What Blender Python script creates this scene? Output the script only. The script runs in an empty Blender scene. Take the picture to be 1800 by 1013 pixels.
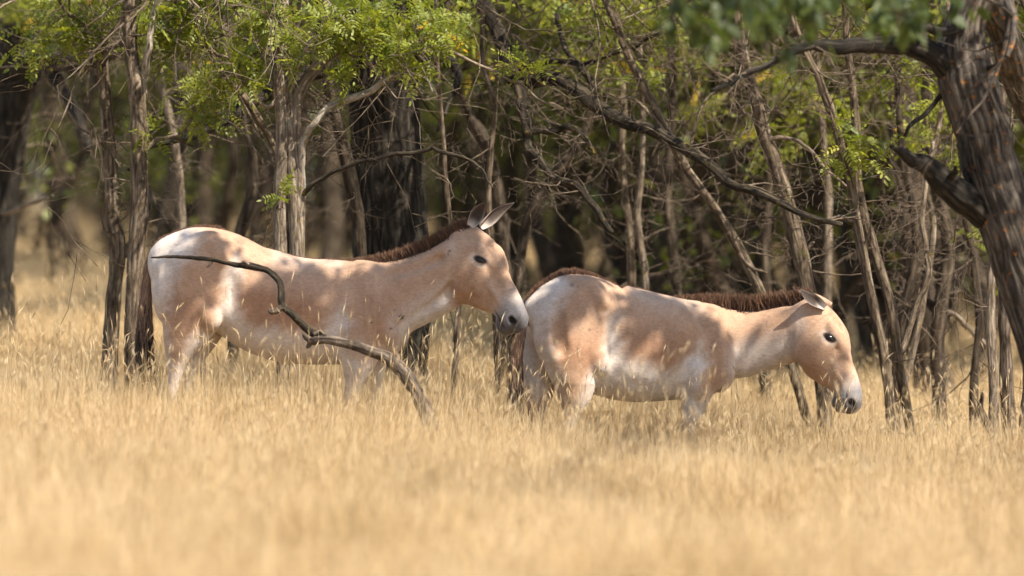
import bpy, math, random
import numpy as np
from mathutils import Vector
from mathutils.bvhtree import BVHTree

R = math.radians
scene = bpy.context.scene
COL = scene.collection

# ------------------------------------------------------------------ camera
CAM_D, CAM_Z, FPX = 40.0, 1.6, 12200.0      # distance to the focal plane, eye height, focal length in photo pixels
HOR = 332.0                                  # photo row of the horizon
cam_d = bpy.data.cameras.new('camera')
cam = bpy.data.objects.new('camera', cam_d)
COL.objects.link(cam)
cam_d.sensor_width = 36.0
cam_d.lens = FPX / 1800.0 * 36.0
cam.location = (0, -CAM_D, CAM_Z)
cam.rotation_euler = (math.pi / 2 - math.atan((506.5 - HOR) / FPX), 0, 0)
cam_d.clip_start, cam_d.clip_end = 1.0, 2000.0
cam_d.dof.use_dof = True
cam_d.dof.focus_distance = 39.6
cam_d.dof.aperture_fstop = cam_d.lens / 1000.0 / 0.13
scene.camera = cam

# ------------------------------------------------------------------ light
SUN = Vector((0.50, -0.44, 0.80)).normalized()
world = bpy.data.worlds.new('World')
scene.world = world
world.use_nodes = True
nt = world.node_tree
sky = nt.nodes.new('ShaderNodeTexSky')
sky.sky_type = 'NISHITA'
sky.sun_disc = False
sky.sun_elevation = math.asin(SUN.z)
sky.sun_rotation = math.atan2(SUN.x, SUN.y)
bg = nt.nodes['Background']
bg.inputs['Strength'].default_value = 0.105
nt.links.new(sky.outputs['Color'], bg.inputs['Color'])
sun_d = bpy.data.lights.new('sun', 'SUN')
sun_d.energy = 5.0
sun_d.angle = R(0.6)
sun_d.color = (1.0, 0.93, 0.82)
sun = bpy.data.objects.new('sun', sun_d)
COL.objects.link(sun)
sun.rotation_euler = SUN.to_track_quat('Z', 'Y').to_euler()
sun.location = SUN * 60

scene.view_settings.view_transform = 'Standard'
scene.view_settings.look = 'None'
scene.view_settings.gamma = 1.0
scene.view_settings.use_curve_mapping = False
scene.view_settings.exposure = 0.82
scene.render.engine = 'CYCLES'
scene.cycles.use_denoising = True
scene.cycles.use_adaptive_sampling = True
scene.cycles.adaptive_threshold = 0.035
scene.cycles.max_bounces = 4
scene.cycles.diffuse_bounces = 2
scene.cycles.transmission_bounces = 4
scene.cycles.transparent_max_bounces = 4
scene.cycles.sample_clamp_indirect = 6.0

# ------------------------------------------------------------------ helpers
def sstep(a, b, x):
    t = np.clip((np.asarray(x, float) - a) / (b - a), 0, 1)
    return t * t * (3 - 2 * t)

def ground_h(x, y):
    """Gently falling to the right of the clearing, rising behind on the left."""
    x = np.asarray(x, float); y = np.asarray(y, float)
    h = -0.12 * np.tanh(x / 1.2)
    h = h + 0.36 * sstep(2, 13, y) * sstep(1.0, -3.0, x)
    h = h + 0.03 * np.sin(x * 0.9 + 1.3) * np.sin(y * 0.35) + 0.02 * np.sin(y * 0.8 + x * 0.5)
    return h

def P(px, py, Y):
    d = Y + CAM_D
    return np.array([(px - 900.0) * d / FPX, Y, CAM_Z - (py - HOR) * d / FPX])

def mesh_obj(name, V, F, mat, parent=None, smooth=True, attrs=None):
    """F: list of arrays, each (n,k) of vertex indices."""
    V = np.asarray(V, dtype=np.float32)
    if not isinstance(F, list): F = [F]
    F = [np.asarray(f, dtype=np.int32) for f in F if len(f)]
    me = bpy.data.meshes.new(name)
    me.vertices.add(len(V)); me.vertices.foreach_set('co', V.ravel())
    loops = np.concatenate([f.ravel() for f in F])
    sizes = np.concatenate([np.full(len(f), f.shape[1], np.int32) for f in F])
    starts = np.concatenate([[0], np.cumsum(sizes)[:-1]]).astype(np.int32)
    me.loops.add(len(loops)); me.loops.foreach_set('vertex_index', loops)
    me.polygons.add(len(sizes)); me.polygons.foreach_set('loop_start', starts)
    me.polygons.foreach_set('loop_total', sizes)
    me.polygons.foreach_set('use_smooth', np.full(len(sizes), bool(smooth)))
    for k, (typ, arr) in (attrs or {}).items():
        a = me.attributes.new(k, typ, 'POINT')
        key = {'FLOAT': 'value', 'FLOAT_VECTOR': 'vector', 'FLOAT_COLOR': 'color', 'INT': 'value'}[typ]
        a.data.foreach_set(key, np.ascontiguousarray(arr).ravel())
    me.update(calc_edges=True)
    if mat: me.materials.append(mat)
    o = bpy.data.objects.new(name, me)
    COL.objects.link(o)
    if parent is not None:
        o.parent = parent
        o.matrix_parent_inverse.identity()
    return o

def empty(name, loc, label, cat, group=None):
    o = bpy.data.objects.new(name, None)
    o.empty_display_size = 0.1
    COL.objects.link(o)
    o.location = loc
    tag(o, label, cat, group)
    return o

def tag(o, label, cat, group=None):
    o['label'] = label; o['category'] = cat
    if group: o['group'] = group

class MB:
    """Collects shapes into one mesh, stored relative to an origin."""
    def __init__(s, origin=(0, 0, 0)):
        s.o = np.asarray(origin, float); s.V = []; s.Q = []; s.T = []; s.H = []; s.A = []; s.n = 0
    def add(s, V, Q=None, T=None, H=None, A=None):
        if Q is not None and len(Q): s.Q.append(np.asarray(Q) + s.n)
        if T is not None and len(T): s.T.append(np.asarray(T) + s.n)
        if H is not None and len(H): s.H.append(np.asarray(H) + s.n)
        s.V.append(V); s.A.append(np.zeros((len(V), 3)) if A is None else A); s.n += len(V)
    def build(s, name, mat, parent=None, smooth=True):
        if not s.n: return None
        F = [np.concatenate(x) for x in (s.Q, s.T, s.H) if x]
        return mesh_obj(name, np.concatenate(s.V) - s.o, F, mat, parent, smooth,
                        {'grain': ('FLOAT_VECTOR', np.concatenate(s.A).astype(np.float32))})

def catmull(pts, n_per):
    pts = np.asarray(pts, float)
    if len(pts) < 3:
        t = np.linspace(0, 1, n_per + 1)[:, None]
        return pts[0] * (1 - t) + pts[-1] * t
    p = np.vstack([2 * pts[0] - pts[1], pts, 2 * pts[-1] - pts[-2]])
    out = []
    for i in range(1, len(p) - 2):
        t = np.linspace(0, 1, n_per, endpoint=False)[:, None]
        a, b, c, d = p[i - 1], p[i], p[i + 1], p[i + 2]
        out.append(0.5 * ((2 * b) + (-a + c) * t + (2 * a - 5 * b + 4 * c - d) * t * t + (-a + 3 * b - 3 * c + d) * t ** 3))
    out.append(p[-2][None])
    return np.vstack(out)

def tube(mb, pts, rad, sides=8, furrow=0.0, rng=None, seedk=0, cap=True):
    pts = np.asarray(pts, float); rad = np.asarray(rad, float)
    n = len(pts)
    tan = np.gradient(pts, axis=0)
    tan /= np.linalg.norm(tan, axis=1)[:, None] + 1e-9
    ref = np.array([0.0, 1.0, 0.0]) if abs(tan[:, 1]).max() < 0.9 else np.array([0.31, 0.17, 0.93])
    a = np.cross(tan, ref); a /= np.linalg.norm(a, axis=1)[:, None] + 1e-9
    b = np.cross(tan, a)
    th = np.linspace(0, 2 * np.pi, sides, endpoint=False)
    ln = np.concatenate([[0], np.cumsum(np.linalg.norm(np.diff(pts, axis=0), axis=1))])
    rr = np.repeat(rad[:, None], sides, 1)
    if furrow > 0:
        T, L = np.meshgrid(th, ln)
        ph = seedk * 1.7
        k1 = max(3, int(sides / 4))
        w = 0.9 * np.sin(L * 2.6 + ph + 0.7 * np.sin(T + ph)) + 0.5 * np.sin(L * 6.1 + 2 * ph + T) + 0.25 * np.sin(L * 13.7 + 3 * T)
        m = 0.75 * np.abs(np.sin(T * k1 * 0.5 + w + ph)) ** 0.7 + 0.3 * np.sin(T * int(k1 * 1.7) + 1.7 * w + 2 * np.sin(L * 4.3 + T * 2))
        big = 0.45 * np.sin(L * 4.3 + T * 2 + ph) + 0.4 * np.sin(L * 1.7 - T + 2 * ph)
        rr = rr * (1 + furrow * (m - 0.3) + furrow * 0.6 * big)
    ring = a[:, None, :] * np.cos(th)[None, :, None] + b[:, None, :] * np.sin(th)[None, :, None]
    V = (pts[:, None, :] + ring * rr[:, :, None]).reshape(-1, 3)
    A = np.stack([np.broadcast_to(np.cos(th)[None, :] * rad[:, None], (n, sides)),
                  np.broadcast_to(np.sin(th)[None, :] * rad[:, None], (n, sides)),
                  np.broadcast_to(ln[:, None] + seedk * 0.37, (n, sides))], -1).reshape(-1, 3)
    i = np.arange(n - 1)[:, None] * sides; j = np.arange(sides)[None, :]; j2 = (j + 1) % sides
    Q = np.stack([i + j, i + j2, i + sides + j2, i + sides + j], -1).reshape(-1, 4)
    T_ = None
    if cap:
        V = np.vstack([V, pts[-1:] + tan[-1:] * rad[-1] * 0.4]); A = np.vstack([A, A[-1:]])
        e = (n - 1) * sides
        jj = np.arange(sides)
        T_ = np.stack([e + jj, e + (jj + 1) % sides, np.full(sides, n * sides)], -1)
    mb.add(V, Q, T_, A=A)

def rand_rot(rng, n, dirs=None, spread=0.5):
    """n rotation matrices whose first axis points along dirs (with spread)."""
    d = rng.normal(size=(n, 3)) if dirs is None else dirs + rng.normal(size=(n, 3)) * spread
    d /= np.linalg.norm(d, axis=1)[:, None] + 1e-9
    u = rng.normal(size=(n, 3)) * 0.7 + np.array([0, 0, 1.0])
    s = np.cross(u, d); s /= np.linalg.norm(s, axis=1)[:, None] + 1e-9
    u = np.cross(d, s)
    return np.stack([d, s, u], -1)

def scatter(mb, tv, tf, pos, rot, scl):
    """Copies of a template (all faces hexagons or quads) at pos."""
    n, k = len(pos), len(tv)
    V = np.einsum('nij,kj->nki', rot, tv) * scl[:, None, None] + pos[:, None, :]
    F = (tf[None] + (np.arange(n) * k)[:, None, None]).reshape(-1, tf.shape[1])
    A = np.repeat(np.random.RandomState(n).rand(n, 3), k, 0)
    kw = {6: 'H', 4: 'Q', 3: 'T'}[tf.shape[1]]
    mb.add(V.reshape(-1, 3), A=A, **{kw: F})

def leaf_hex(L, W, cup=0.12):
    return np.array([[0, 0, 0], [0.25 * L, 0.42 * W, cup * W], [0.68 * L, 0.45 * W, cup * W], [L, 0, -0.02 * L],
                     [0.68 * L, -0.45 * W, cup * W], [0.25 * L, -0.42 * W, cup * W]])

def pinnate(pairs=5, L=0.15, ll=0.036, lw=0.017, seed=0):
    """A feather-shaped leaf: paired oval leaflets along a thin stalk."""
    rs = np.random.RandomState(seed)
    V = []; F = []
    def put(base, ang, z):
        h = leaf_hex(ll * rs.uniform(0.8, 1.15), lw * rs.uniform(0.85, 1.15))
        c, s = math.cos(ang), math.sin(ang)
        tw = rs.uniform(-0.5, 0.5)
        h = np.stack([h[:, 0], h[:, 1] * math.cos(tw) - h[:, 2] * math.sin(tw), h[:, 1] * math.sin(tw) + h[:, 2] * math.cos(tw)], -1)
        q = np.stack([h[:, 0] * c - h[:, 1] * s, h[:, 0] * s + h[:, 1] * c, h[:, 2] + z * h[:, 0]], -1) + base
        F.append(np.arange(6) + 6 * len(V)); V.append(q)
    for i in range(pairs):
        x = L * (0.22 + 0.72 * i / pairs)
        b = np.array([x, 0, -0.35 * x * x / L])
        put(b, 1.15 + rs.uniform(-.2, .2), -0.15); put(b, -1.15 + rs.uniform(-.2, .2), -0.15)
    put(np.array([L * 0.97, 0, -0.35 * L]), 0.0, -0.4)
    return np.vstack(V), np.array(F)

def grow(rng, start, d, length, r, out, tips, level=2, bend=0.25, grav=0.0, kids=3, taper=0.25, spread=0.8):
    """A wandering branch with side branches, appended to out as (points, radii)."""
    n = max(4, int(length / 0.10) + 2) if length < 1.2 else 12
    n = min(n, 12)
    pts = [np.asarray(start, float)]
    d = np.asarray(d, float) / (np.linalg.norm(d) + 1e-9)
    for i in range(n - 1):
        d = d + rng.normal(size=3) * bend + np.array([0, 0, grav])
        d /= np.linalg.norm(d)
        pts.append(pts[-1] + d * length / (n - 1))
    pts = np.array(pts); rad = np.linspace(r, r * taper, n)
    out.append((pts, rad)); tips.append((pts[-1], d.copy()))
    if level > 0:
        for k in range(kids):
            i = rng.randint(max(1, n // 4), n)
            q = rng.normal(size=3); q -= q.dot(d) * d; q /= np.linalg.norm(q) + 1e-9
            grow(rng, pts[i], d * (1 - spread * 0.5) + q * spread, length * rng.uniform(0.35, 0.65), rad[i] * 0.6, out, tips,
                 level - 1, bend * 1.15, grav, kids, taper, spread)

# ------------------------------------------------------------------ materials
def new_mat(name):
    m = bpy.data.materials.new(name); m.use_nodes = True
    t = m.node_tree
    return m, t, t.nodes, t.links, t.nodes['Principled BSDF']

def N(t, kind, **kw):
    n = t.nodes.new(kind)
    for k, v in kw.items():
        if hasattr(n, k) and k not in n.inputs: setattr(n, k, v)
        else: n.inputs[k].default_value = v
    return n

def ramp(t, fac, stops):
    r = t.nodes.new('ShaderNodeValToRGB')
    el = r.color_ramp.elements
    while len(el) < len(stops): el.new(0.5)
    for e, (p, c) in zip(el, stops):
        e.position = p; e.color = (*c, 1)
    t.links.new(fac, r.inputs['Fac'])
    return r

def bark(name, dark, mid, light, scale=1.0, lichen=None, moss=None, bump=0.8):
    m, t, n, l, b = new_mat(name)
    at = N(t, 'ShaderNodeAttribute', attribute_name='grain')
    mp = N(t, 'ShaderNodeMapping'); mp.inputs['Scale'].default_value = (34 * scale, 34 * scale, 4.2 * scale)
    l.new(at.outputs['Vector'], mp.inputs['Vector'])
    nz = N(t, 'ShaderNodeTexNoise', Scale=1.6, Detail=7.0, Roughness=0.65)
    l.new(mp.outputs['Vector'], nz.inputs['Vector'])
    vo = N(t, 'ShaderNodeTexVoronoi', Scale=1.0)
    vo.feature = 'DISTANCE_TO_EDGE'
    mx = N(t, 'ShaderNodeVectorMath', operation='MULTIPLY_ADD')
    mx.inputs[1].default_value = (0.7, 0.7, 0.7)
    l.new(nz.outputs['Color'], mx.inputs[0]); l.new(mp.outputs['Vector'], mx.inputs[2])
    l.new(mx.outputs[0], vo.inputs['Vector'])
    ad = N(t, 'ShaderNodeMath', operation='MULTIPLY_ADD')
    l.new(vo.outputs['Distance'], ad.inputs[0]); ad.inputs[1].default_value = 0.9; l.new(nz.outputs['Fac'], ad.inputs[2])
    cr = ramp(t, ad.outputs[0], [(0.36, dark), (0.58, mid), (0.95, light)])
    col = cr.outputs['Color']
    geo = N(t, 'ShaderNodeTexCoord')
    for spec in (moss, lichen):
        if not spec: continue
        c, sc, lo, hi = spec
        z = N(t, 'ShaderNodeTexNoise', Scale=sc, Detail=5.0, Roughness=0.7)
        l.new(geo.outputs['Object'], z.inputs['Vector'])
        rr = ramp(t, z.outputs['Fac'], [(lo, (0, 0, 0)), (hi, (1, 1, 1))])
        mi = N(t, 'ShaderNodeMix', data_type='RGBA')
        l.new(rr.outputs['Color'], mi.inputs[0]); l.new(col, mi.inputs[6]); mi.inputs[7].default_value = (*c, 1)
        col = mi.outputs[2]
    l.new(col, b.inputs['Base Color'])
    b.inputs['Roughness'].default_value = 0.9
    b.inputs['Specular IOR Level'].default_value = 0.2
    mp2 = N(t, 'ShaderNodeMapping'); mp2.inputs['Scale'].default_value = (30 * scale, 30 * scale, 13 * scale)
    l.new(at.outputs['Vector'], mp2.inputs['Vector'])
    fl = N(t, 'ShaderNodeTexNoise', Scale=1.0, Detail=8.0, Roughness=0.75, Distortion=0.8)
    l.new(mp2.outputs['Vector'], fl.inputs['Vector'])
    fr = ramp(t, fl.outputs['Fac'], [(0.33, (0.45, 0.43, 0.41)), (0.5, (0.95, 0.94, 0.92)), (0.7, (1.35, 1.33, 1.30))])
    mf = N(t, 'ShaderNodeMix', data_type='RGBA', blend_type='MULTIPLY'); mf.inputs[0].default_value = 1.0
    l.new(col, mf.inputs[6]); l.new(fr.outputs['Color'], mf.inputs[7]); l.new(mf.outputs[2], b.inputs['Base Color'])
    hs = N(t, 'ShaderNodeMath', operation='ADD')
    l.new(ad.outputs[0], hs.inputs[0]); l.new(fl.outputs['Fac'], hs.inputs[1])
    bp = N(t, 'ShaderNodeBump', Strength=bump, Distance=0.014)
    l.new(hs.outputs[0], bp.inputs['Height']); l.new(bp.outputs['Normal'], b.inputs['Normal'])
    return m

def leafmat(name, c1, c2, trans, yellow=None):
    m, t, n, l, b = new_mat(name)
    at = N(t, 'ShaderNodeAttribute', attribute_name='grain')
    sp = N(t, 'ShaderNodeSeparateXYZ'); l.new(at.outputs['Vector'], sp.inputs[0])
    stops = [(0.0, c1), (0.98, c2)] + ([(0.996, yellow)] if yellow else [])
    cr = ramp(t, sp.outputs['X'], stops)
    l.new(cr.outputs['Color'], b.inputs['Base Color'])
    b.inputs['Roughness'].default_value = 0.5
    b.inputs['Specular IOR Level'].default_value = 0.35
    tr = N(t, 'ShaderNodeBsdfTranslucent')
    mi = N(t, 'ShaderNodeMix', data_type='RGBA', blend_type='MULTIPLY')
    mi.inputs[0].default_value = 1.0
    l.new(cr.outputs['Color'], mi.inputs[6]); mi.inputs[7].default_value = (*trans, 1)
    l.new(mi.outputs[2], tr.inputs['Color'])
    ms = N(t, 'ShaderNodeAddShader')
    l.new(b.outputs[0], ms.inputs[0]); l.new(tr.outputs[0], ms.inputs[1])
    l.new(ms.outputs[0], t.nodes['Material Output'].inputs['Surface'])
    return m

M_SLIM = bark('bark_slim', (0.030, 0.021, 0.014), (0.145, 0.105, 0.070), (0.36, 0.285, 0.205), 1.0, moss=((0.10, 0.095, 0.03), 9, 0.58, 0.72))
M_PALE = bark('bark_pale', (0.060, 0.043, 0.029), (0.21, 0.162, 0.115), (0.44, 0.36, 0.275), 1.3, moss=((0.26, 0.18, 0.05), 14, 0.60, 0.72))
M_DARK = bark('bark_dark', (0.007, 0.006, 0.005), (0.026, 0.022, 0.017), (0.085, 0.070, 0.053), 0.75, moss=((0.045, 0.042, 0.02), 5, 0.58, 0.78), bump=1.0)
M_LICH = bark('bark_lichen', (0.018, 0.015, 0.012), (0.078, 0.063, 0.050), (0.24, 0.20, 0.16), 0.8,
              lichen=((0.36, 0.14, 0.03), 21, 0.585, 0.68), moss=((0.19, 0.10, 0.075), 3.2, 0.66, 0.74), bump=1.0)
M_BONE = bark('bark_bare', (0.16, 0.125, 0.09), (0.38, 0.32, 0.25), (0.56, 0.49, 0.40), 1.3, lichen=((0.30, 0.20, 0.05), 12, 0.62, 0.72))
M_LIMB = bark('bark_limb', (0.009, 0.007, 0.005), (0.036, 0.028, 0.019), (0.13, 0.10, 0.065), 1.0, lichen=((0.28, 0.19, 0.03), 11, 0.60, 0.70))
M_TWIG = bark('bark_twig', (0.06, 0.042, 0.03), (0.17, 0.127, 0.09), (0.36, 0.285, 0.21), 1.5, bump=0.3)
M_DEAD = bark('bark_dead', (0.028, 0.020, 0.014), (0.10, 0.074, 0.054), (0.28, 0.22, 0.165), 1.1, bump=0.6)
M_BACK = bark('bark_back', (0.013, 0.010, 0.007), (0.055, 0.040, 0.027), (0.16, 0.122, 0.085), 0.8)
M_LEAF = leafmat('leaf_feather', (0.066, 0.086, 0.011), (0.160, 0.170, 0.020), (1.5, 1.45, 0.9), (0.45, 0.27, 0.03))
M_LEAFB = leafmat('leaf_back', (0.036, 0.052, 0.009), (0.105, 0.115, 0.016), (1.4, 1.35, 0.9))
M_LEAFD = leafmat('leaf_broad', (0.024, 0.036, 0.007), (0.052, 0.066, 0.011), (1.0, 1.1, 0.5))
M_RUST = leafmat('leaf_withered', (0.16, 0.06, 0.028), (0.24, 0.10, 0.04), (0.8, 0.7, 0.5))

def straw():
    m, t, n, l, b = new_mat('straw')
    at = N(t, 'ShaderNodeAttribute', attribute_name='grain')
    sp = N(t, 'ShaderNodeSeparateXYZ'); l.new(at.outputs['Vector'], sp.inputs[0])
    cr = ramp(t, sp.outputs['X'], [(0.0, (0.46, 0.315, 0.145)), (0.4, (0.645, 0.465, 0.242)), (0.8, (0.735, 0.56, 0.32)), (1.0, (0.81, 0.67, 0.44))])
    oi = N(t, 'ShaderNodeObjectInfo')
    c2 = ramp(t, oi.outputs['Random'], [(0.0, (0.84, 0.78, 0.68)), (0.35, (0.97, 0.95, 0.91)), (0.7, (1.06, 1.04, 1.02)), (1.0, (1.16, 1.15, 1.18))])
    mi = N(t, 'ShaderNodeMix', data_type='RGBA', blend_type='MULTIPLY'); mi.inputs[0].default_value = 1.0
    l.new(cr.outputs['Color'], mi.inputs[6]); l.new(c2.outputs['Color'], mi.inputs[7])
    l.new(mi.outputs[2], b.inputs['Base Color'])
    b.inputs['Roughness'].default_value = 0.55
    b.inputs['Specular IOR Level'].default_value = 0.3
    tr = N(t, 'ShaderNodeBsdfTranslucent'); l.new(mi.outputs[2], tr.inputs['Color'])
    ms = N(t, 'ShaderNodeMixShader'); ms.inputs[0].default_value = 0.38
    l.new(b.outputs[0], ms.inputs[1]); l.new(tr.outputs[0], ms.inputs[2])
    l.new(ms.outputs[0], t.nodes['Material Output'].inputs['Surface'])
    return m
M_STRAW = straw()

def soil():
    m, t, n, l, b = new_mat('dry_soil')
    tc = N(t, 'ShaderNodeTexCoord')
    z = N(t, 'ShaderNodeTexNoise', Scale=3.0, Detail=8.0, Roughness=0.7)
    l.new(tc.outputs['Object'], z.inputs['Vector'])
    cr = ramp(t, z.outputs['Fac'], [(0.3, (0.20, 0.14, 0.07)), (0.55, (0.36, 0.255, 0.12)), (0.8, (0.48, 0.36, 0.18))])
    l.new(cr.outputs['Color'], b.inputs['Base Color'])
    b.inputs['Roughness'].default_value = 0.95
    z2 = N(t, 'ShaderNodeTexNoise', Scale=40.0, Detail=4.0)
    l.new(tc.outputs['Object'], z2.inputs['Vector'])
    bp = N(t, 'ShaderNodeBump', Strength=0.6, Distance=0.03)
    l.new(z2.outputs['Fac'], bp.inputs['Height']); l.new(bp.outputs['Normal'], b.inputs['Normal'])
    return m
M_SOIL = soil()

def coat(name, rough=0.75, grainscale=260, bump=0.25):
    m, t, n, l, b = new_mat(name)
    at = N(t, 'ShaderNodeAttribute', attribute_name='coat')
    tc = N(t, 'ShaderNodeTexCoord')
    z = N(t, 'ShaderNodeTexNoise', Scale=9.0, Detail=9.0, Roughness=0.72)
    l.new(tc.outputs['Object'], z.inputs['Vector'])
    cr = ramp(t, z.outputs['Fac'], [(0.30, (0.80, 0.76, 0.72)), (0.5, (0.98, 0.97, 0.96)), (0.72, (1.10, 1.11, 1.12))])
    mp = N(t, 'ShaderNodeMapping'); mp.inputs['Scale'].default_value = (0.35, 1, 0.7); mp.inputs['Rotation'].default_value = (0, 0.5, 0)
    l.new(tc.outputs['Object'], mp.inputs['Vector'])
    z2 = N(t, 'ShaderNodeTexNoise', Scale=grainscale, Detail=3.0, Roughness=0.6)
    l.new(mp.outputs['Vector'], z2.inputs['Vector'])
    c3 = ramp(t, z2.outputs['Fac'], [(0.3, (0.82, 0.80, 0.78)), (0.7, (1.09, 1.09, 1.09))])
    a = N(t, 'ShaderNodeMix', data_type='RGBA', blend_type='MULTIPLY'); a.inputs[0].default_value = 1
    l.new(at.outputs['Color'], a.inputs[6]); l.new(cr.outputs['Color'], a.inputs[7])
    c = N(t, 'ShaderNodeMix', data_type='RGBA', blend_type='MULTIPLY'); c.inputs[0].default_value = 1
    l.new(a.outputs[2], c.inputs[6]); l.new(c3.outputs['Color'], c.inputs[7])
    l.new(c.outputs[2], b.inputs['Base Color'])
    b.inputs['Roughness'].default_value = rough
    b.inputs['Specular IOR Level'].default_value = 0.25
    b.inputs['Sheen Weight'].default_value = 0.12
    b.inputs['Sheen Roughness'].default_value = 0.5
    bp = N(t, 'ShaderNodeBump', Strength=bump, Distance=0.004)
    l.new(z2.outputs['Fac'], bp.inputs['Height']); l.new(bp.outputs['Normal'], b.inputs['Normal'])
    return m
M_COAT = coat('short_coat', 0.72, 120, 0.45)
M_HAIR = coat('hair', 0.6, 90, 0.1)
def eyemat():
    m, t, n, l, b = new_mat('eye_dark')
    tc = N(t, 'ShaderNodeTexCoord')
    z = N(t, 'ShaderNodeTexNoise', Scale=30.0)
    l.new(tc.outputs['Object'], z.inputs['Vector'])
    cr = ramp(t, z.outputs['Fac'], [(0.3, (0.006, 0.004, 0.003)), (0.8, (0.016, 0.010, 0.007))])
    l.new(cr.outputs['Color'], b.inputs['Base Color'])
    b.inputs['Roughness'].default_value = 0.12
    return m
M_EYE = eyemat()

# ------------------------------------------------------------------ ground
def build_ground():
    xs = np.concatenate([np.linspace(-400, -14, 24, endpoint=False), np.linspace(-14, 14, 113), np.linspace(14, 400, 25)[1:]])
    ys = np.concatenate([np.linspace(-60, -26, 18, endpoint=False), np.linspace(-26, 40, 133), np.linspace(40, 900, 60)[1:]])
    X, Y = np.meshgrid(xs, ys)
    Z = ground_h(X, Y)
    V = np.stack([X, Y, Z], -1).reshape(-1, 3)
    w = len(xs)
    i, j = np.meshgrid(np.arange(len(ys) - 1), np.arange(w - 1), indexing='ij')
    a = (i * w + j).ravel()
    o = mesh_obj('ground', V, np.stack([a, a + 1, a + w + 1, a + w], -1), M_SOIL)
    o['kind'] = 'structure'
build_ground()

# ------------------------------------------------------------------ the two onagers: bodies from a blended distance field
S = 1 / 305.0            # one photo pixel in metres at the animals' distance

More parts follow.
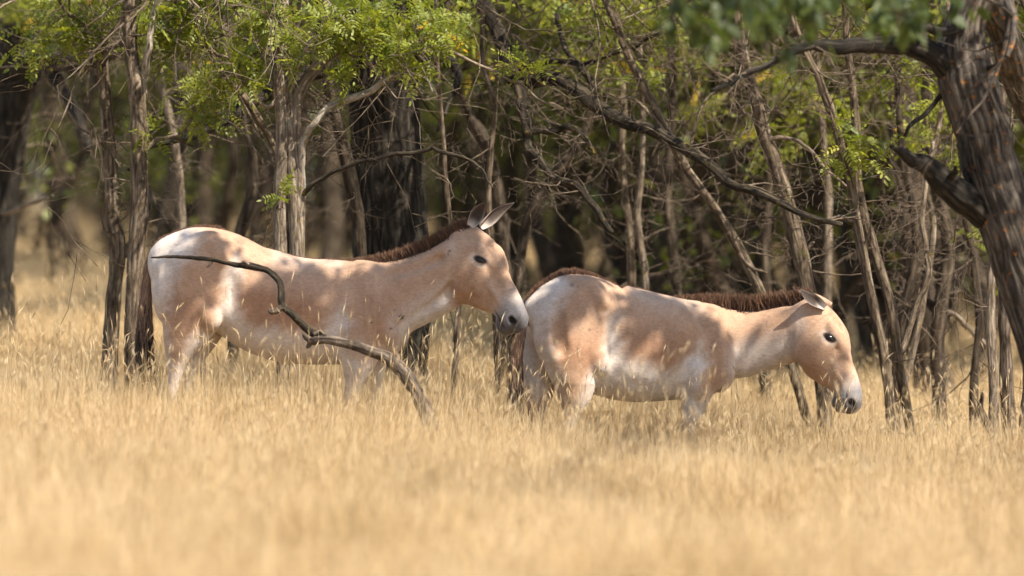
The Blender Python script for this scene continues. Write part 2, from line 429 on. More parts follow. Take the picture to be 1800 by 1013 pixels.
class Field:
    def __init__(s, lo, hi, h):
        s.lo = np.asarray(lo, float); s.h = h
        s.n = np.ceil((np.asarray(hi) - s.lo) / h).astype(int) + 1
        s.ax = [s.lo[k] + h * np.arange(s.n[k]) for k in range(3)]
        s.D = np.full(s.n, 0.3, np.float32)
    def box(s, c0, c1):
        i0 = np.clip(np.floor((c0 - s.lo) / s.h).astype(int), 0, s.n)
        i1 = np.clip(np.ceil((c1 - s.lo) / s.h).astype(int) + 1, 0, s.n)
        sl = tuple(slice(a, b) for a, b in zip(i0, i1))
        g = [s.ax[k][sl[k]].astype(np.float32) for k in range(3)]
        return sl, g[0][:, None, None], g[1][None, :, None], g[2][None, None, :]
    def smin(s, d, sl, k):
        D = s.D[sl]
        h = np.clip(0.5 + 0.5 * (D - d) / k, 0, 1)
        s.D[sl] = D * (1 - h) + d * h - k * h * (1 - h)
    def ssub(s, d, sl, k):
        D = s.D[sl]
        h = np.clip(0.5 - 0.5 * (D + d) / k, 0, 1)
        s.D[sl] = D * (1 - h) - d * h + k * h * (1 - h)
    def chain(s, nodes, lat=(0, 1, 0), k=0.03, sub=6, cap=0.5, pad=0.07):
        """nodes: rows x,y,z,r,w - r the radius in the plane across lat, w the half width along lat."""
        nd = catmull(nodes, sub)
        lat = np.asarray(lat, float) / np.linalg.norm(lat)
        m = nd[:, 3:5].max() + pad + s.h
        lo = (nd[:, :3] - m).min(0); hi = (nd[:, :3] + m).max(0)
        slA, _, _, _ = s.box(lo, hi)
        T = np.full(s.D[slA].shape, 0.3, np.float32)
        off = [x.start for x in slA]
        for a, b in zip(nd[:-1], nd[1:]):
            mm = max(a[3], a[4], b[3], b[4]) + pad
            sl, X, Y, Z = s.box(np.minimum(a[:3], b[:3]) - mm, np.maximum(a[:3], b[:3]) + mm)
            e = b[:3] - a[:3]; L2 = e.dot(e) + 1e-12; L = math.sqrt(L2); eh = e / L
            px, py, pz = X - a[0], Y - a[1], Z - a[2]
            t = (px * e[0] + py * e[1] + pz * e[2]) / L2
            tc = np.clip(t, 0, 1)
            da = (t - tc) * L
            dx, dy, dz = px - t * e[0], py - t * e[1], pz - t * e[2]
            dl = dx * lat[0] + dy * lat[1] + dz * lat[2]
            dn2 = np.maximum(dx * dx + dy * dy + dz * dz - dl * dl, 0)
            r = np.maximum(a[3] + (b[3] - a[3]) * tc, 1e-3); w = np.maximum(a[4] + (b[4] - a[4]) * tc, 1e-3)
            f = (np.sqrt(dn2 / (r * r) + (dl / w) ** 2 + (da / (cap * np.minimum(r, w))) ** 2) - 1) * np.minimum(r, w)
            ts = tuple(slice(q.start - o, q.stop - o) for q, o in zip(sl, off))
            T[ts] = np.minimum(T[ts], f)
        s.smin(T, slA, k)
    def blob(s, c, rad, axes=None, k=0.03, sub=False, pad=0.06):
        c = np.asarray(c, float); rad = np.asarray(rad, float)
        m = rad.max() + pad
        sl, X, Y, Z = s.box(c - m, c + m)
        A = np.eye(3) if axes is None else np.asarray(axes)
        q = sum((((X - c[0]) * A[i][0] + (Y - c[1]) * A[i][1] + (Z - c[2]) * A[i][2]) / rad[i]) ** 2 for i in range(3))
        d = (np.sqrt(q) - 1) * rad.min()
        (s.ssub if sub else s.smin)(d.astype(np.float32), sl, k)
    def surface(s):
        D = s.D
        ins = D < 0
        n = D.shape
        c = [slice(0, -1), slice(1, None)]
        cnt = sum(ins[c[i], c[j], c[k]].astype(np.int8) for i in (0, 1) for j in (0, 1) for k in (0, 1))
        act = (cnt > 0) & (cnt < 8)
        idx = np.argwhere(act)
        num = -np.ones(act.shape, np.int64); num[tuple(idx.T)] = np.arange(len(idx))
        corners = np.array([(i, j, k) for i in (0, 1) for j in (0, 1) for k in (0, 1)])
        val = np.stack([D[tuple((idx + q).T)] for q in corners], 1)
        acc = np.zeros((len(idx), 3)); num_e = np.zeros(len(idx))
        for a in range(8):
            for b in range(a + 1, 8):
                if np.abs(corners[a] - corners[b]).sum() != 1: continue
                va, vb = val[:, a], val[:, b]
                m = (va < 0) != (vb < 0)
                t = np.where(m, va / np.where(m, va - vb, 1), 0)
                acc[m] += (corners[a] + t[:, None] * (corners[b] - corners[a]))[m]; num_e[m] += 1
        V = s.lo + (idx + acc / num_e[:, None]) * s.h
        F = []
        for ax in range(3):
            u, v = [(1, 2), (2, 0), (0, 1)][ax]
            sl0 = [slice(None)] * 3; sl1 = [slice(None)] * 3
            sl0[ax] = slice(0, -1); sl1[ax] = slice(1, None)
            ch = ins[tuple(sl0)] != ins[tuple(sl1)]
            e = np.argwhere(ch)
            e = e[(e[:, u] > 0) & (e[:, v] > 0) & (e[:, u] < n[u] - 1) & (e[:, v] < n[v] - 1)]
            q = []
            for du, dv in ((0, 0), (1, 0), (1, 1), (0, 1)):
                w = e.copy(); w[:, u] -= du; w[:, v] -= dv
                q.append(num[tuple(w.T)])
            q = np.stack(q, 1)
            flip = ins[tuple(e.T)]
            q[~flip] = q[~flip][:, ::-1]
            F.append(q)
        return V, np.concatenate(F)

def relax(V, F, it=3, lam=0.5):
    e = np.concatenate([F[:, [0, 1]], F[:, [1, 2]], F[:, [2, 3]], F[:, [3, 0]]])
    deg = np.bincount(e.ravel(), minlength=len(V)).astype(float)[:, None]
    for i in range(it):
        for l in (lam, -lam * 1.03):
            acc = np.stack([np.bincount(e[:, 0], V[e[:, 1], k], len(V)) + np.bincount(e[:, 1], V[e[:, 0], k], len(V)) for k in range(3)], 1)
            V = V + l * (acc / np.maximum(deg, 1) - V)
    return V

def polymask(x, y, poly, soft):
    """1 inside the polygon, falling to 0 over soft outside its edge."""
    poly = np.asarray(poly, float)
    ins = np.zeros(len(x), bool); dist = np.full(len(x), 1e9)
    for a, b in zip(poly, np.roll(poly, -1, 0)):
        c = ((a[1] > y) != (b[1] > y)) & (x < (b[0] - a[0]) * (y - a[1]) / (b[1] - a[1] + 1e-9) + a[0])
        ins ^= c
        e = b - a
        t = np.clip(((x - a[0]) * e[0] + (y - a[1]) * e[1]) / (e.dot(e) + 1e-9), 0, 1)
        dist = np.minimum(dist, np.hypot(x - a[0] - t * e[0], y - a[1] - t * e[1]))
    sd = np.where(ins, -dist, dist)
    return 1 - sstep(-soft, soft, sd)

C_BUFF = np.array([0.490, 0.312, 0.202]); C_RUST = np.array([0.375, 0.200, 0.114]); C_WHITE = np.array([0.72, 0.635, 0.56])
C_GREY = np.array([0.40, 0.375, 0.37]); C_DARK = np.array([0.040, 0.028, 0.022]); C_MANE = np.array([0.088, 0.046, 0.028])

def ear_mesh(base, tip, side, opening, width, rng, thick=0.006):
    """A cupped, pointed ear: outer shell, inner shell, joined at the rim."""
    base, tip, side, opening = (np.asarray(v, float) for v in (base, tip, side, opening))
    ax = tip - base; L = np.linalg.norm(ax); ax /= L
    opening = opening - opening.dot(ax) * ax; opening /= np.linalg.norm(opening)
    sd = np.cross(ax, opening)
    ns, na = 18, 13
    V = []; Cc = []
    for shell in (0, 1):
        for i in range(ns):
            s = i / (ns - 1)
            w = width * (0.50 + 0.50 * math.sin(min(1, s / 0.5) * math.pi / 2)) * (1 - max(0, (s - 0.40) / 0.60) ** 2.0) + 0.0015
            th = 2.2 - 1.35 * min(1, s / 0.75) ** 0.8
            cen = base + ax * (L * (s - 0.08)) - opening * (0.012 * math.sin(s * 3.1)) * 0
            for j in range(na):
                a = -1 + 2 * j / (na - 1)
                rr = w * (1 - shell * thick / max(w, 0.012) * (1 - abs(a) ** 4))
                p = cen + sd * (rr * math.sin(a * th) / max(math.sin(min(th, 1.57)), .3)) - opening * (rr * (math.cos(a * th) - 0.1))
                V.append(p)
                rim = abs(a) ** 6
                if shell == 0:
                    c = C_BUFF * 0.85 * (1 - 0.25 * s) + C_WHITE * 0.12
                    c = c * (1 - sstep(0.78, 1.0, s)) + C_DARK * 2 * sstep(0.78, 1.0, s)
                else:
                    c = C_WHITE * 0.95 * abs(a) ** 8 + C_DARK * 1.6 * (1 - abs(a) ** 8)
                    c = c * (1 - sstep(0, .35, .35 - s)) + C_WHITE * .8 * sstep(0, .35, .35 - s)
                c = c * (1 - 0.75 * rim * sstep(.3, .7, s))
                Cc.append([*c, 1])
    V = np.array(V); k = ns * na
    Q = []
    for i in range(ns - 1):
        for j in range(na - 1):
            a = i * na + j
            Q.append((a, a + 1, a + na + 1, a + na)); b = a + k
            Q.append((b, b + na, b + na + 1, b + 1))
        for j, fl in ((0, 1), (na - 1, 0)):
            a = i * na + j
            q = (a, a + na, a + na + k, a + k)
            Q.append(q if fl else q[::-1])
    for j in range(na - 1):
        a = (ns - 1) * na + j
        Q.append((a, a + 1, a + 1 + k, a + k))
    return V, np.array(Q), np.array(Cc, np.float32)

def hair_strip(mb_list, base, d, length, width, rng, c0, c1):
    """Many thin tapering hairs: base (n,3), d (n,3)."""
    n = len(base)
    d = d / (np.linalg.norm(d, axis=1)[:, None] + 1e-9)
    sdir = np.cross(d, rng.normal(size=(n, 3))); sdir /= np.linalg.norm(sdir, axis=1)[:, None] + 1e-9
    curl = rng.normal(size=(n, 3)) * 0.12
    V = []; Cc = []
    for s, wf in ((0, 1), (0.4, 0.9), (0.75, 0.6), (1.0, 0.12)):
        c = base + (d * s + curl * s * s) * length[:, None]
        V += [c - sdir * width * wf / 2, c + sdir * width * wf / 2]
        col = c0 * (1 - s) + c1 * s
        Cc += [col, col]
    V = np.stack(V, 1).reshape(-1, 3); Cc = np.stack(Cc, 1).reshape(-1, 3)
    k = np.arange(n)[:, None] * 8
    Q = np.concatenate([k + np.array([[0, 1, 3, 2]]), k + np.array([[2, 3, 5, 4]]), k + np.array([[4, 5, 7, 6]])])
    return V, Q, np.hstack([Cc, np.ones((len(Cc), 1))]).astype(np.float32)

HEAD = [(-10, -18, -70, 22), (0, -8, -80, 25), (30, 5, -94, 33), (58, 10, -102, 38), (88, 5, -98, 35), (110, 1, -84, 29),
        (132, -2, -67, 24.5), (153, -5, -60, 24), (170, -9, -62, 25), (183, -15, -60, 23.5), (190, -22, -55, 17)]

def build_onager(cfg):
    Y0 = cfg['Y']; d0 = Y0 + CAM_D
    k = d0 / FPX                                    # metres per pixel at this animal
    rng = np.random.RandomState(cfg['seed'])
    W = lambda px, py, y=0.0: np.array([(px - 900) * k, Y0 + y * k, CAM_Z - (py - HOR) * k])
    yaw = cfg['yaw']; piv = cfg['pivot']
    lat = np.array([math.sin(yaw), math.cos(yaw), 0.0])     # body's sideways axis; yaw > 0 turns the chest away from the camera
    lat[0] = -math.sin(yaw)
    def B(px, py, y=0.0):
        """A point of the trunk: side-view position (as seen) and sideways offset."""
        dx = (px - piv) / math.cos(yaw)
        w = W(piv, py)
        return w + k * (dx * np.array([math.cos(yaw), math.sin(yaw), 0]) + y * lat)
    fld = Field(W(cfg['lo'][0], cfg['lo'][1], -cfg['deep']), W(cfg['hi'][0], cfg['hi'][1], cfg['deep']), 0.0085)
    row = lambda p, r, w: np.concatenate([p, [r * k, w * k]])
    # trunk
    fld.chain([row(B(x, (t + b) / 2), (b - t) / 2, w) for x, t, b, w in cfg['torso']], lat, k=0.02, cap=0.35)
    # neck
    nk = cfg['neck']
    fld.chain([row(B((a[0] + b[0]) / 2, (a[1] + b[1]) / 2) + np.array([0, yo * k, 0]), math.hypot(a[0] - b[0], a[1] - b[1]) / 2, w)
               for a, b, w, yo in nk], (0, 1, 0) if abs(yaw) < .01 else lat * 0.5 + np.array([0, .5, 0]), k=0.045, cap=0.4)
    # legs
    for leg in cfg['legs']:
        fld.chain([row(B(x, y, yo), r, w) for x, y, yo, r, w in leg], lat, k=0.035, cap=0.8, sub=5)
    # muscle and bone: shoulder blade, hip, flank hollow
    for (x, y, yo, rx, ry, rz, kk, sub) in cfg['bumps']:
        for s in (-1, 1):
            fld.blob(B(x, y, s * yo), np.array([rx, ry, rz]) * k, np.array([[math.cos(yaw), math.sin(yaw), 0], lat, [0, 0, 1]]), kk, sub)
    for line, kk, sub in cfg['ridges']:
        for s in (-1, 1):
            nd = catmull([np.concatenate([B(px, py, s * yo), [r * k]]) for px, py, yo, r in line], 5)
            for q in nd:
                fld.blob(q[:3], np.full(3, q[3]), None, kk, sub, 0.05)
    # head
    a = np.array(cfg['head_dir'], float); a /= np.linalg.norm(a)
    h0 = np.array([a[0], 0, -a[1]]); u0 = np.array([a[1], 0, a[0]])
    c, s_ = math.cos(cfg['head_yaw']), math.sin(cfg['head_yaw'])
    rz = np.array([[c, s_, 0], [-s_, c, 0], [0, 0, 1]])          # +x turns towards the camera (-y)
    h, u, l = rz @ h0, rz @ u0, rz @ np.array([0, 1.0, 0])
    O = W(*cfg['poll'], cfg['poll_y'])
    H = lambda t, uu, ll=0.0: O + k * (h * t + u * uu + l * ll)
    fld.chain([row(H(t, (tp + bt * cfg['jaw']) / 2), (tp - bt * cfg['jaw']) / 2, w) for t, tp, bt, w in HEAD], l, k=0.035, cap=0.5)
    hax = np.array([h, l, u])
    for s in (-1, 1):
        fld.blob(H(52, -10, s * 27), np.array([19, 10, 11]) * k, hax, 0.02)                 # brow
        fld.blob(H(64, -60, s * 26), np.array([37, 13, 35 * cfg['jaw'] ** 2]) * k, hax, 0.012)                # cheek
        fld.blob(H(112, -32, s * 23), np.array([32, 8, 6]) * k, hax, 0.012)                # facial crest
        fld.blob(H(60, -22, s * 43), np.array([15, 7, 9]) * k, hax, 0.014, True)          # eye socket
        fld.blob(H(40, 2, s * 17), np.array([16, 9, 7]) * k, hax, 0.015, True)           # hollow of the temple
        fld.blob(H(176, -27, s * 15), np.array([12, 10, 12]) * k, hax, 0.015)              # nostril wing
        fld.blob(H(100, -16, s * 26), np.array([22, 6, 9]) * k, hax, 0.02, True)           # hollow beside the nose bone
        fld.blob(H(180, -29, s * 23), np.array([7, 7, 5]) * k, hax, 0.008, True)           # nostril
        fld.blob(H(166, -50 * cfg['jaw'], s * 26), np.array([20, 6, 2.0]) * k, hax, 0.008, True)        # mouth line
    fld.blob(H(184, -32), np.array([11, 16, 14]) * k, hax, 0.02)                           # upper lip
    fld.blob(H(172, -60 * cfg['jaw']), np.array([16, 16, 10]) * k, hax, 0.02)                            # chin
    V, F = fld.surface()
    V = relax(V, F, 6)
    # ribs and the unevenness of hide over muscle
    wv = (V - W(piv, 0)) @ np.array([math.cos(yaw), math.sin(yaw), 0]) / k * math.cos(yaw) + piv
    py_ = HOR - (V[:, 2] - CAM_Z) / k
    r0, r1, r2, r3 = cfg['ribs']
    rib = sstep(r0, r0 + 30, wv) * sstep(r1, r1 - 30, wv) * sstep(r2, r2 + 40, py_) * sstep(r3, r3 - 40, py_)
    amp = rib * 0.0022 * np.sin((wv + 0.22 * (py_ - r2)) * 2 * np.pi / 17)
    amp += 0.0022 * np.sin(V[:, 0] * 21 + 3 * np.sin(V[:, 2] * 13)) * np.sin(V[:, 2] * 19 + 2 * np.sin(V[:, 0] * 11))
    V = V + ((V - W(piv, 0)) @ lat > 0)[:, None] * (amp[:, None] * lat) - ((V - W(piv, 0)) @ lat <= 0)[:, None] * (amp[:, None] * lat)
    # ---- colours
    def to_px(V):
        dx = (V - W(piv, 0)) @ np.array([math.cos(yaw), math.sin(yaw), 0]) / k
        return piv + dx * math.cos(yaw), HOR - (V[:, 2] - CAM_Z) / k
    x, y = to_px(V)
    cx = (V[:, 0]) / k + 900                         # as seen, for the neck and head
    loc = (V - O) / k
    T, U, Lr = loc @ h, loc @ u, loc @ l
    is_head = sstep(-25, 10, T) * sstep(-125, -95, U) * (T < 215) * (np.abs(Lr) < 60) * sstep(cfg['head_from'] - 14, cfg['head_from'] + 22, cx)
    col = np.repeat(C_BUFF[None], len(V), 0)
    def lay(m, c):
        nonlocal col
        m = np.clip(m, 0, 1)[:, None]; col = col * (1 - m) + np.asarray(c) * m
    wob1 = 3 * np.sin(y * 0.11 + 1) * np.sin(x * 0.06) + 2.5 * np.sin(y * 0.31 + x * 0.17); wob2 = 3 * np.sin(x * 0.09 + 2) + 2.5 * np.sin(x * 0.27 + y * 0.2)
    for poly, soft, c, amt in cfg['paint']:
        lay(polymask(x + wob1, y + wob2, poly, soft * 1.5) * amt, c)
    for poly, soft, c, amt in cfg['paint_neck']:
        lay(polymask(cx, y, poly, soft * 1.5) * amt * (1 - is_head), c)
    # dark stripe along the spine
    lat_d = np.abs((V - W(piv, 0)) @ lat) / k
    lay((lat_d < 9) * sstep(10, 5, lat_d) * polymask(x, y, cfg['stripe'], 4), C_MANE * 1.3)
    # head colours
    hm = is_head
    lay(hm, C_BUFF * 1.02)
    lay(hm * sstep(30, 60, T) * sstep(130, 100, T) * sstep(-45, -65, U) * 0.45, C_RUST)
    lay(hm * sstep(45, 5, T) * sstep(-35, -70, U) * 0.75, C_WHITE)
    lay(hm * sstep(122, 160, T + 0.25 * U + 8) * .75, C_WHITE * 0.85)
    lay(hm * sstep(136, 166, T) * 0.9, np.array([0.185, 0.178, 0.188]))
    lay(hm * np.maximum(sstep(170, 190, T), sstep(150, 172, T) * sstep(-38, -54, U)) * 0.75, np.array([0.085, 0.078, 0.08]))
    eyec = H(60, -20, -36); 
    for s in (-1, 1):
        de = (V - H(60, -20, s * 36)) / k
        et, eu, el = de @ (h * .8 + u * .6), de @ (u * .8 - h * .6), de @ l
        q = np.sqrt((et / 19) ** 2 + (eu / 12) ** 2 + (el / 25) ** 2)
        lay(sstep(1.35, 0.8, q) * 0.4, C_WHITE * 0.9)
        q2 = np.sqrt((et / 14) ** 2 + ((eu - 1.5) / 6.6) ** 2 + (el / 25) ** 2)
        lay(sstep(1.15, 0.75, q2), C_DARK * 0.7)
        dn = (V - H(180, -29, s * 23)) / k
        q3 = np.sqrt((dn @ h / 9) ** 2 + (dn @ u / 6.5) ** 2 + (dn @ l / 8) ** 2)
        lay(sstep(1.25, 0.8, q3), C_DARK * 0.6)
        dm = (V - H(166, -50 * cfg['jaw'], s * 23)) / k
        q4 = np.sqrt((dm @ h / 22) ** 2 + (dm @ u / 3.0) ** 2 + (dm @ l / 12) ** 2)
        lay(sstep(1.2, 0.7, q4) * 0.85, C_DARK * 1.5)
    # small burrs, scars and mud specks
    for (px, py, r_, amt) in cfg['specks']:
        dd = np.hypot(cx - px, y - py) * (1 + 0.25 * np.sin(5 * np.arctan2(y - py, cx - px)))
        lay(sstep(r_ * 1.5, r_ * 0.6, dd) * amt, C_DARK * 1.6)
    # hooves
    gz = ground_h(V[:, 0], V[:, 1])
    lay(sstep(0.065, 0.045, V[:, 2] - gz) * (V[:, 2] - gz < 0.1), C_DARK * 1.2)
    root = empty('onager', (W(piv, 500)[0], Y0, float(ground_h(W(piv, 0)[0], Y0))), cfg['label'], 'onager', 'onagers grazing in the dry grass')
    o3 = np.array(root.location)
    mesh_obj('body', V - o3, F, M_COAT, root, True, {'coat': ('FLOAT_COLOR', np.hstack([col, np.ones((len(col), 1))]).astype(np.float32))})
    bvh = BVHTree.FromPolygons([Vector(v) for v in V], F.tolist())
    # eyes
    for s in (-1, 1):
        cth = H(60, -20, s * 60)
        hit, nrm, _, _ = bvh.ray_cast(Vector(cth), Vector(-s * l), 0.5)
        if hit is None: continue
        ce = np.array(hit) - np.array(nrm) * 0.004
        nu, nv = 20, 12
        ev = []
        nn = np.array(nrm); e1 = h * 0.8 + u * 0.58; e1 = e1 - e1.dot(nn) * nn; e1 /= np.linalg.norm(e1); e2 = np.cross(nn, e1)
        for i in range(nv + 1):
            ph = math.pi * i / nv
            for j in range(nu):
                th = 2 * math.pi * j / nu
                ev.append(ce + k * (e1 * 10.5 * math.sin(ph) * math.cos(th) * (1 - 0.12 * math.sin(th)) + e2 * 5.6 * math.sin(ph) * math.sin(th) * (1 - 0.5 * math.cos(th) ** 2) * (1.0 if math.sin(th) * cfg['lid'] > 0 else 0.75) + nn * 4.2 * math.cos(ph)))
        q = [(i * nu + j, i * nu + (j + 1) % nu, (i + 1) * nu + (j + 1) % nu, (i + 1) * nu + j) for i in range(nv) for j in range(nu)]
        mesh_obj('eye', np.array(ev) - o3, np.array(q), M_EYE, root)
    # ears
    for base, tip, opening, wd in cfg['ears']:
        bb = H(*base); tt = W(tip[0], tip[1], tip[2])
        ev, eq, ec = ear_mesh(bb, tt, None, np.array(opening, float), wd * k, rng)
        mesh_obj('ear', ev - o3, eq, M_COAT, root, True, {'coat': ('FLOAT_COLOR', ec)})
    # mane and the brown stripe along the spine: upright hairs rooted along the crest
    def crest(name, line, n, cy, jit, dark, tipc, wid):
        mp = catmull(np.array(line, float), 30)      # px, py of the root, length px
        tt = rng.uniform(0, len(mp) - 1.001, n); i = tt.astype(int); fr = (tt - i)[:, None]
        q = mp[i] * (1 - fr) + mp[i + 1] * fr
        base = []; dirs = []
        yoff = np.interp(q[:, 0], [p[0] for p in cy], [p[1] for p in cy])
        tang = np.gradient(mp[:, :2], axis=0)[i]; tang /= np.linalg.norm(tang, axis=1)[:, None]
        for j in range(n):
            p = W(q[j, 0], q[j, 1], 0); p[1] = B(q[j, 0], 0)[1] + yoff[j] * k + rng.normal() * jit * k
            p[2] += 0.25
            hit, nrm, _, _ = bvh.ray_cast(Vector(p), Vector((0, 0, -1)), 0.8)
            if hit is None: hit = Vector(W(q[j, 0], q[j, 1])); hit.y = p[1]
            hz = min(hit[2], W(0, q[j, 1] - 3)[2])
            base.append(np.array([hit[0], hit[1], hz - 0.006]))
            nd = np.array([tang[j, 1], 0, tang[j, 0]])
            if nd[2] < 0: nd = -nd
            dirs.append(nd + rng.normal(size=3) * np.array([0.14, 0.16, 0.06]) + np.array([-0.12, 0, 0]))
        ln = q[:, 2] * k * rng.uniform(0.82, 1.08, n) * (1 + 0.07 * np.sin(q[:, 0] * 0.35) + 0.08 * np.sin(q[:, 0] * 0.93 + 1))
        c0 = dark[None] * rng.uniform(0.5, 1.2, (n, 1)); c1 = tipc[None] * rng.uniform(0.5, 1.35, (n, 1))
        hv, hq, hc = hair_strip(None, np.array(base), np.array(dirs), ln, wid, rng, c0, c1)
        mesh_obj(name, hv - o3, hq, M_HAIR, root, True, {'coat': ('FLOAT_COLOR', hc)})
    crest('mane', cfg['mane'], cfg['mane_n'], cfg['crest_y'], 4.0, C_MANE * 0.9, np.array([0.19, 0.10, 0.055]), 0.0042)
    crest('dorsal_stripe', cfg['spine'], 5000, [(0, 0), (2000, 0)], 5.0, np.array([0.115, 0.058, 0.034]), np.array([0.20, 0.105, 0.06]), 0.004)
    # tail: a fleshy dock covered in hair, ending in a dark tassel
    tp = catmull(np.array([np.concatenate([B(px, py, yo), [r * k]]) for px, py, yo, r in cfg['tail']]), 12)
    mb = MB(o3)
    tube(mb, tp[:, :3], tp[:, 3] * 0.8, 12)
    tl = mb.build('tail', M_COAT, root)
    m_ = len(tl.data.vertices)
    at = tl.data.attributes.new('coat', 'FLOAT_COLOR', 'POINT')
    fz = np.clip((np.arange(m_) // 12) / len(tp), 0, 1)[:, None]
    tc = np.where(fz < 0.55, C_BUFF * 0.8, C_DARK * 2 + 0 * fz)
    at.data.foreach_set('color', np.hstack([tc, np.ones((m_, 1))]).astype(np.float32).ravel())
    n = 4200
    s = rng.uniform(0.1, 1, n) ** 0.9 * (len(tp) - 1.01); i = s.astype(int); fr = (s - i)[:, None]
    c = tp[i] * (1 - fr) + tp[i + 1] * fr
    ang = rng.uniform(0, 2 * np.pi, n)
    off = np.stack([np.cos(ang), np.sin(ang), 0 * ang], 1) * (c[:, 3:4] * rng.uniform(0.5, 1.0, (n, 1)))
    tg = np.gradient(tp[:, :3], axis=0)[i]; tg /= np.linalg.norm(tg, axis=1)[:, None]
    f = s / len(tp)
    ln = (0.02 + 0.11 * f) * rng.uniform(0.7, 1.3, n)
    dk = sstep(0.50, 0.82, f + rng.normal(size=n) * 0.08)[:, None]
    cc = (C_BUFF * 0.85)[None] * (1 - dk) + np.array([0.035, 0.024, 0.019])[None] * dk
    cc = cc * rng.uniform(0.6, 1.3, (n, 1))
    hv, hq, hc = hair_strip(None, c[:, :3] + off, tg + off * 1.2 + rng.normal(size=(n, 3)) * 0.07, ln, 0.004, rng, cc, cc * 1.1)
    mesh_obj('tail_hair', hv - o3, hq, M_HAIR, tl, True, {'coat': ('FLOAT_COLOR', hc)})
    return root

